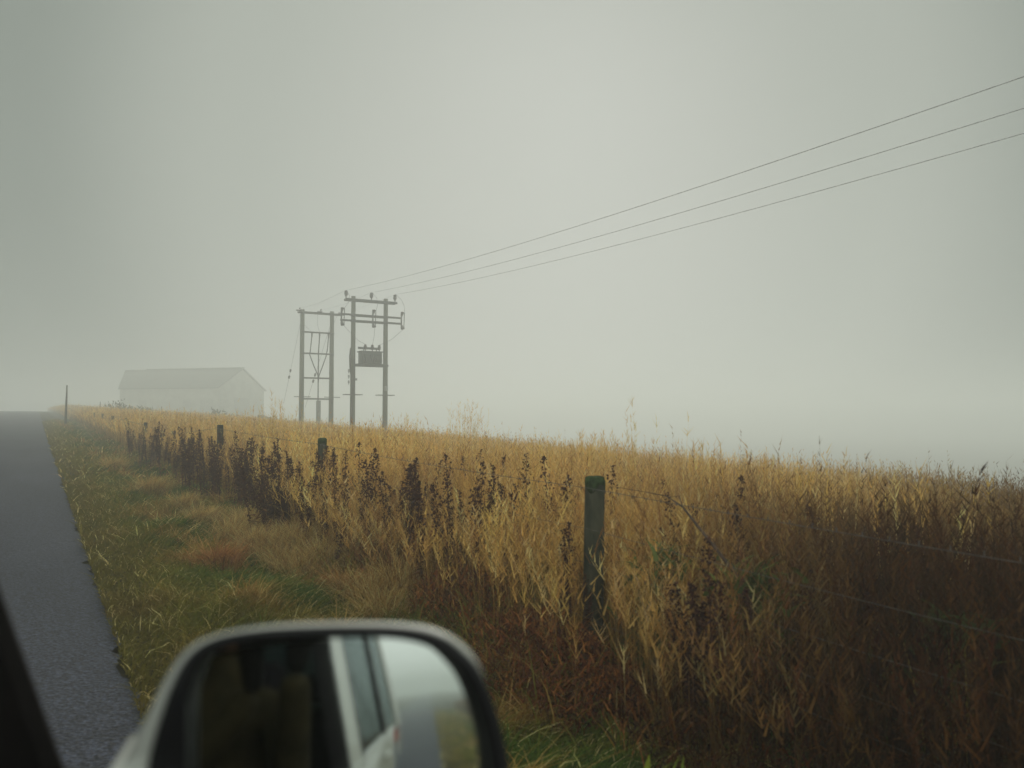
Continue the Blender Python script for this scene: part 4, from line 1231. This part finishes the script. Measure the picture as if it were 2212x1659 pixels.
for z, rx, ry, oy in ((-.06, .066, .06, -.045), (0, .08, .075, -.032), (.045, .084, .09, -.02), (.08, .080, .10, -.012), (.115, .06, .082, -.012), (.14, .025, .04, -.012)):
    lp.append([hc + Rh @ Vector((rx * sin(2 * pi * k / 24), ry * cos(2 * pi * k / 24) + oy, z)) for k in range(24)])
mb.loft(lp); mb.v = [tuple(Vector(v) - PER) for v in mb.v]; mb.build('hair', M_HAIR, head, True)


M_SHADED_HAND = material('shaded_hand_black', (.012, .012, .012), .95, var=.3, scale=60, spec=.1)  # near-black colour stands in for hands lost in the cabin's shade


def hand(wrist, palm, outv, fingers, nm_, ext):
    """palm chain plus five separate finger chains curling over the phone edge"""
    wrist, palm = Vector(wrist), Vector(palm); vs_, es, rs = [wrist, wrist.lerp(palm, .5), palm], [(0, 1), (1, 2)], [.024, (.03, .018), (.032, .016)]
    for f0, f1, f2, f3 in fingers:
        i = len(vs_); vs_ += [Vector(f0), Vector(f1), Vector(f2), Vector(f3)]; es += [(2, i), (i, i + 1), (i + 1, i + 2), (i + 2, i + 3)]; rs += [.0095, .009, .008, .0065]
    skin_body(nm_, [v - PER for v in vs_], es, rs, M_SHADED_HAND, person, 1)


# frame of the phone: held upright just behind the lens point
fwv, rtv, upv = Vector(FW), Vector(RT), Vector(UP)
camv = Vector(CAM)
pc = camv - fwv * .010 - rtv * .045 - upv * .018           # phone centre: the lens sits near its upper right corner
R_ = Matrix((rtv, fwv, upv)).transposed()
ph_ = empty('phone', pc, label='dark phone held up by the person at the open car window', cat='phone')
mb = MB(); mb.box((0, 0, 0), (.15, .008, .072), R_, bev=.003); mb.build('phone_body', M_BLACK, ph_)
mb = MB(); mb.box(-fwv * .0046, (.14, .001, .064), R_); mb.build('screen', M_BLACK, ph_)


def PP(u, v_, wdp): return pc + rtv * u + upv * v_ + fwv * wdp


for side, (wr, pm_) in ((1, ((-.045, -.075, 1.31), PP(.045, -.06, -.04))), (-1, ((-.15, -.09, 1.28), PP(-.065, -.055, -.04)))):
    u0 = .05 if side > 0 else -.06
    fs_ = []
    for k in range(4):
        du = (k - 1.5) * .019
        L3 = (1.0, 1.1, 1.05, .85)[k]
        fs_.append((PP(u0 + du, -.05, -.03), PP(u0 + du, -.048 - .006 * L3, -.012), PP(u0 + du * .95, -.050, .001), PP(u0 + du * .9, -.040 + .004 * L3, .004) if side < 0 else PP(u0 + du * .9, -.046, .001)))
    fs_.append((PP(u0 - side * .02, -.045, -.04), PP(u0 - side * .03, -.025, -.03), PP(u0 - side * .028, -.01, -.022), PP(u0 - side * .022, .004, -.016)))
    hand(wr, pm_, 1, fs_, 'shaded_hand', 0)

# ------------------------------------------------------------------ haze
m = bpy.data.materials.new('mist'); m.use_nodes = True
t = m.node_tree; t.nodes.clear()
o_ = t.nodes.new('ShaderNodeOutputMaterial'); pv = t.nodes.new('ShaderNodeVolumePrincipled')
pv.inputs['Color'].default_value = (.955, .985, .955, 1); pv.inputs['Density'].default_value = .0098; pv.inputs['Anisotropy'].default_value = .45
t.links.new(pv.outputs[0], o_.inputs['Volume'])
mb = MB(); zb, zt_ = -11.5, 9.8
mb.box((30, 60, (zb + zt_) / 2), (1000, 1100, zt_ - zb))
hz_ = mb.build('haze', m)
tag(hz_, kind='stuff', label='pale grey mist hanging over the road and fields', cat='mist')
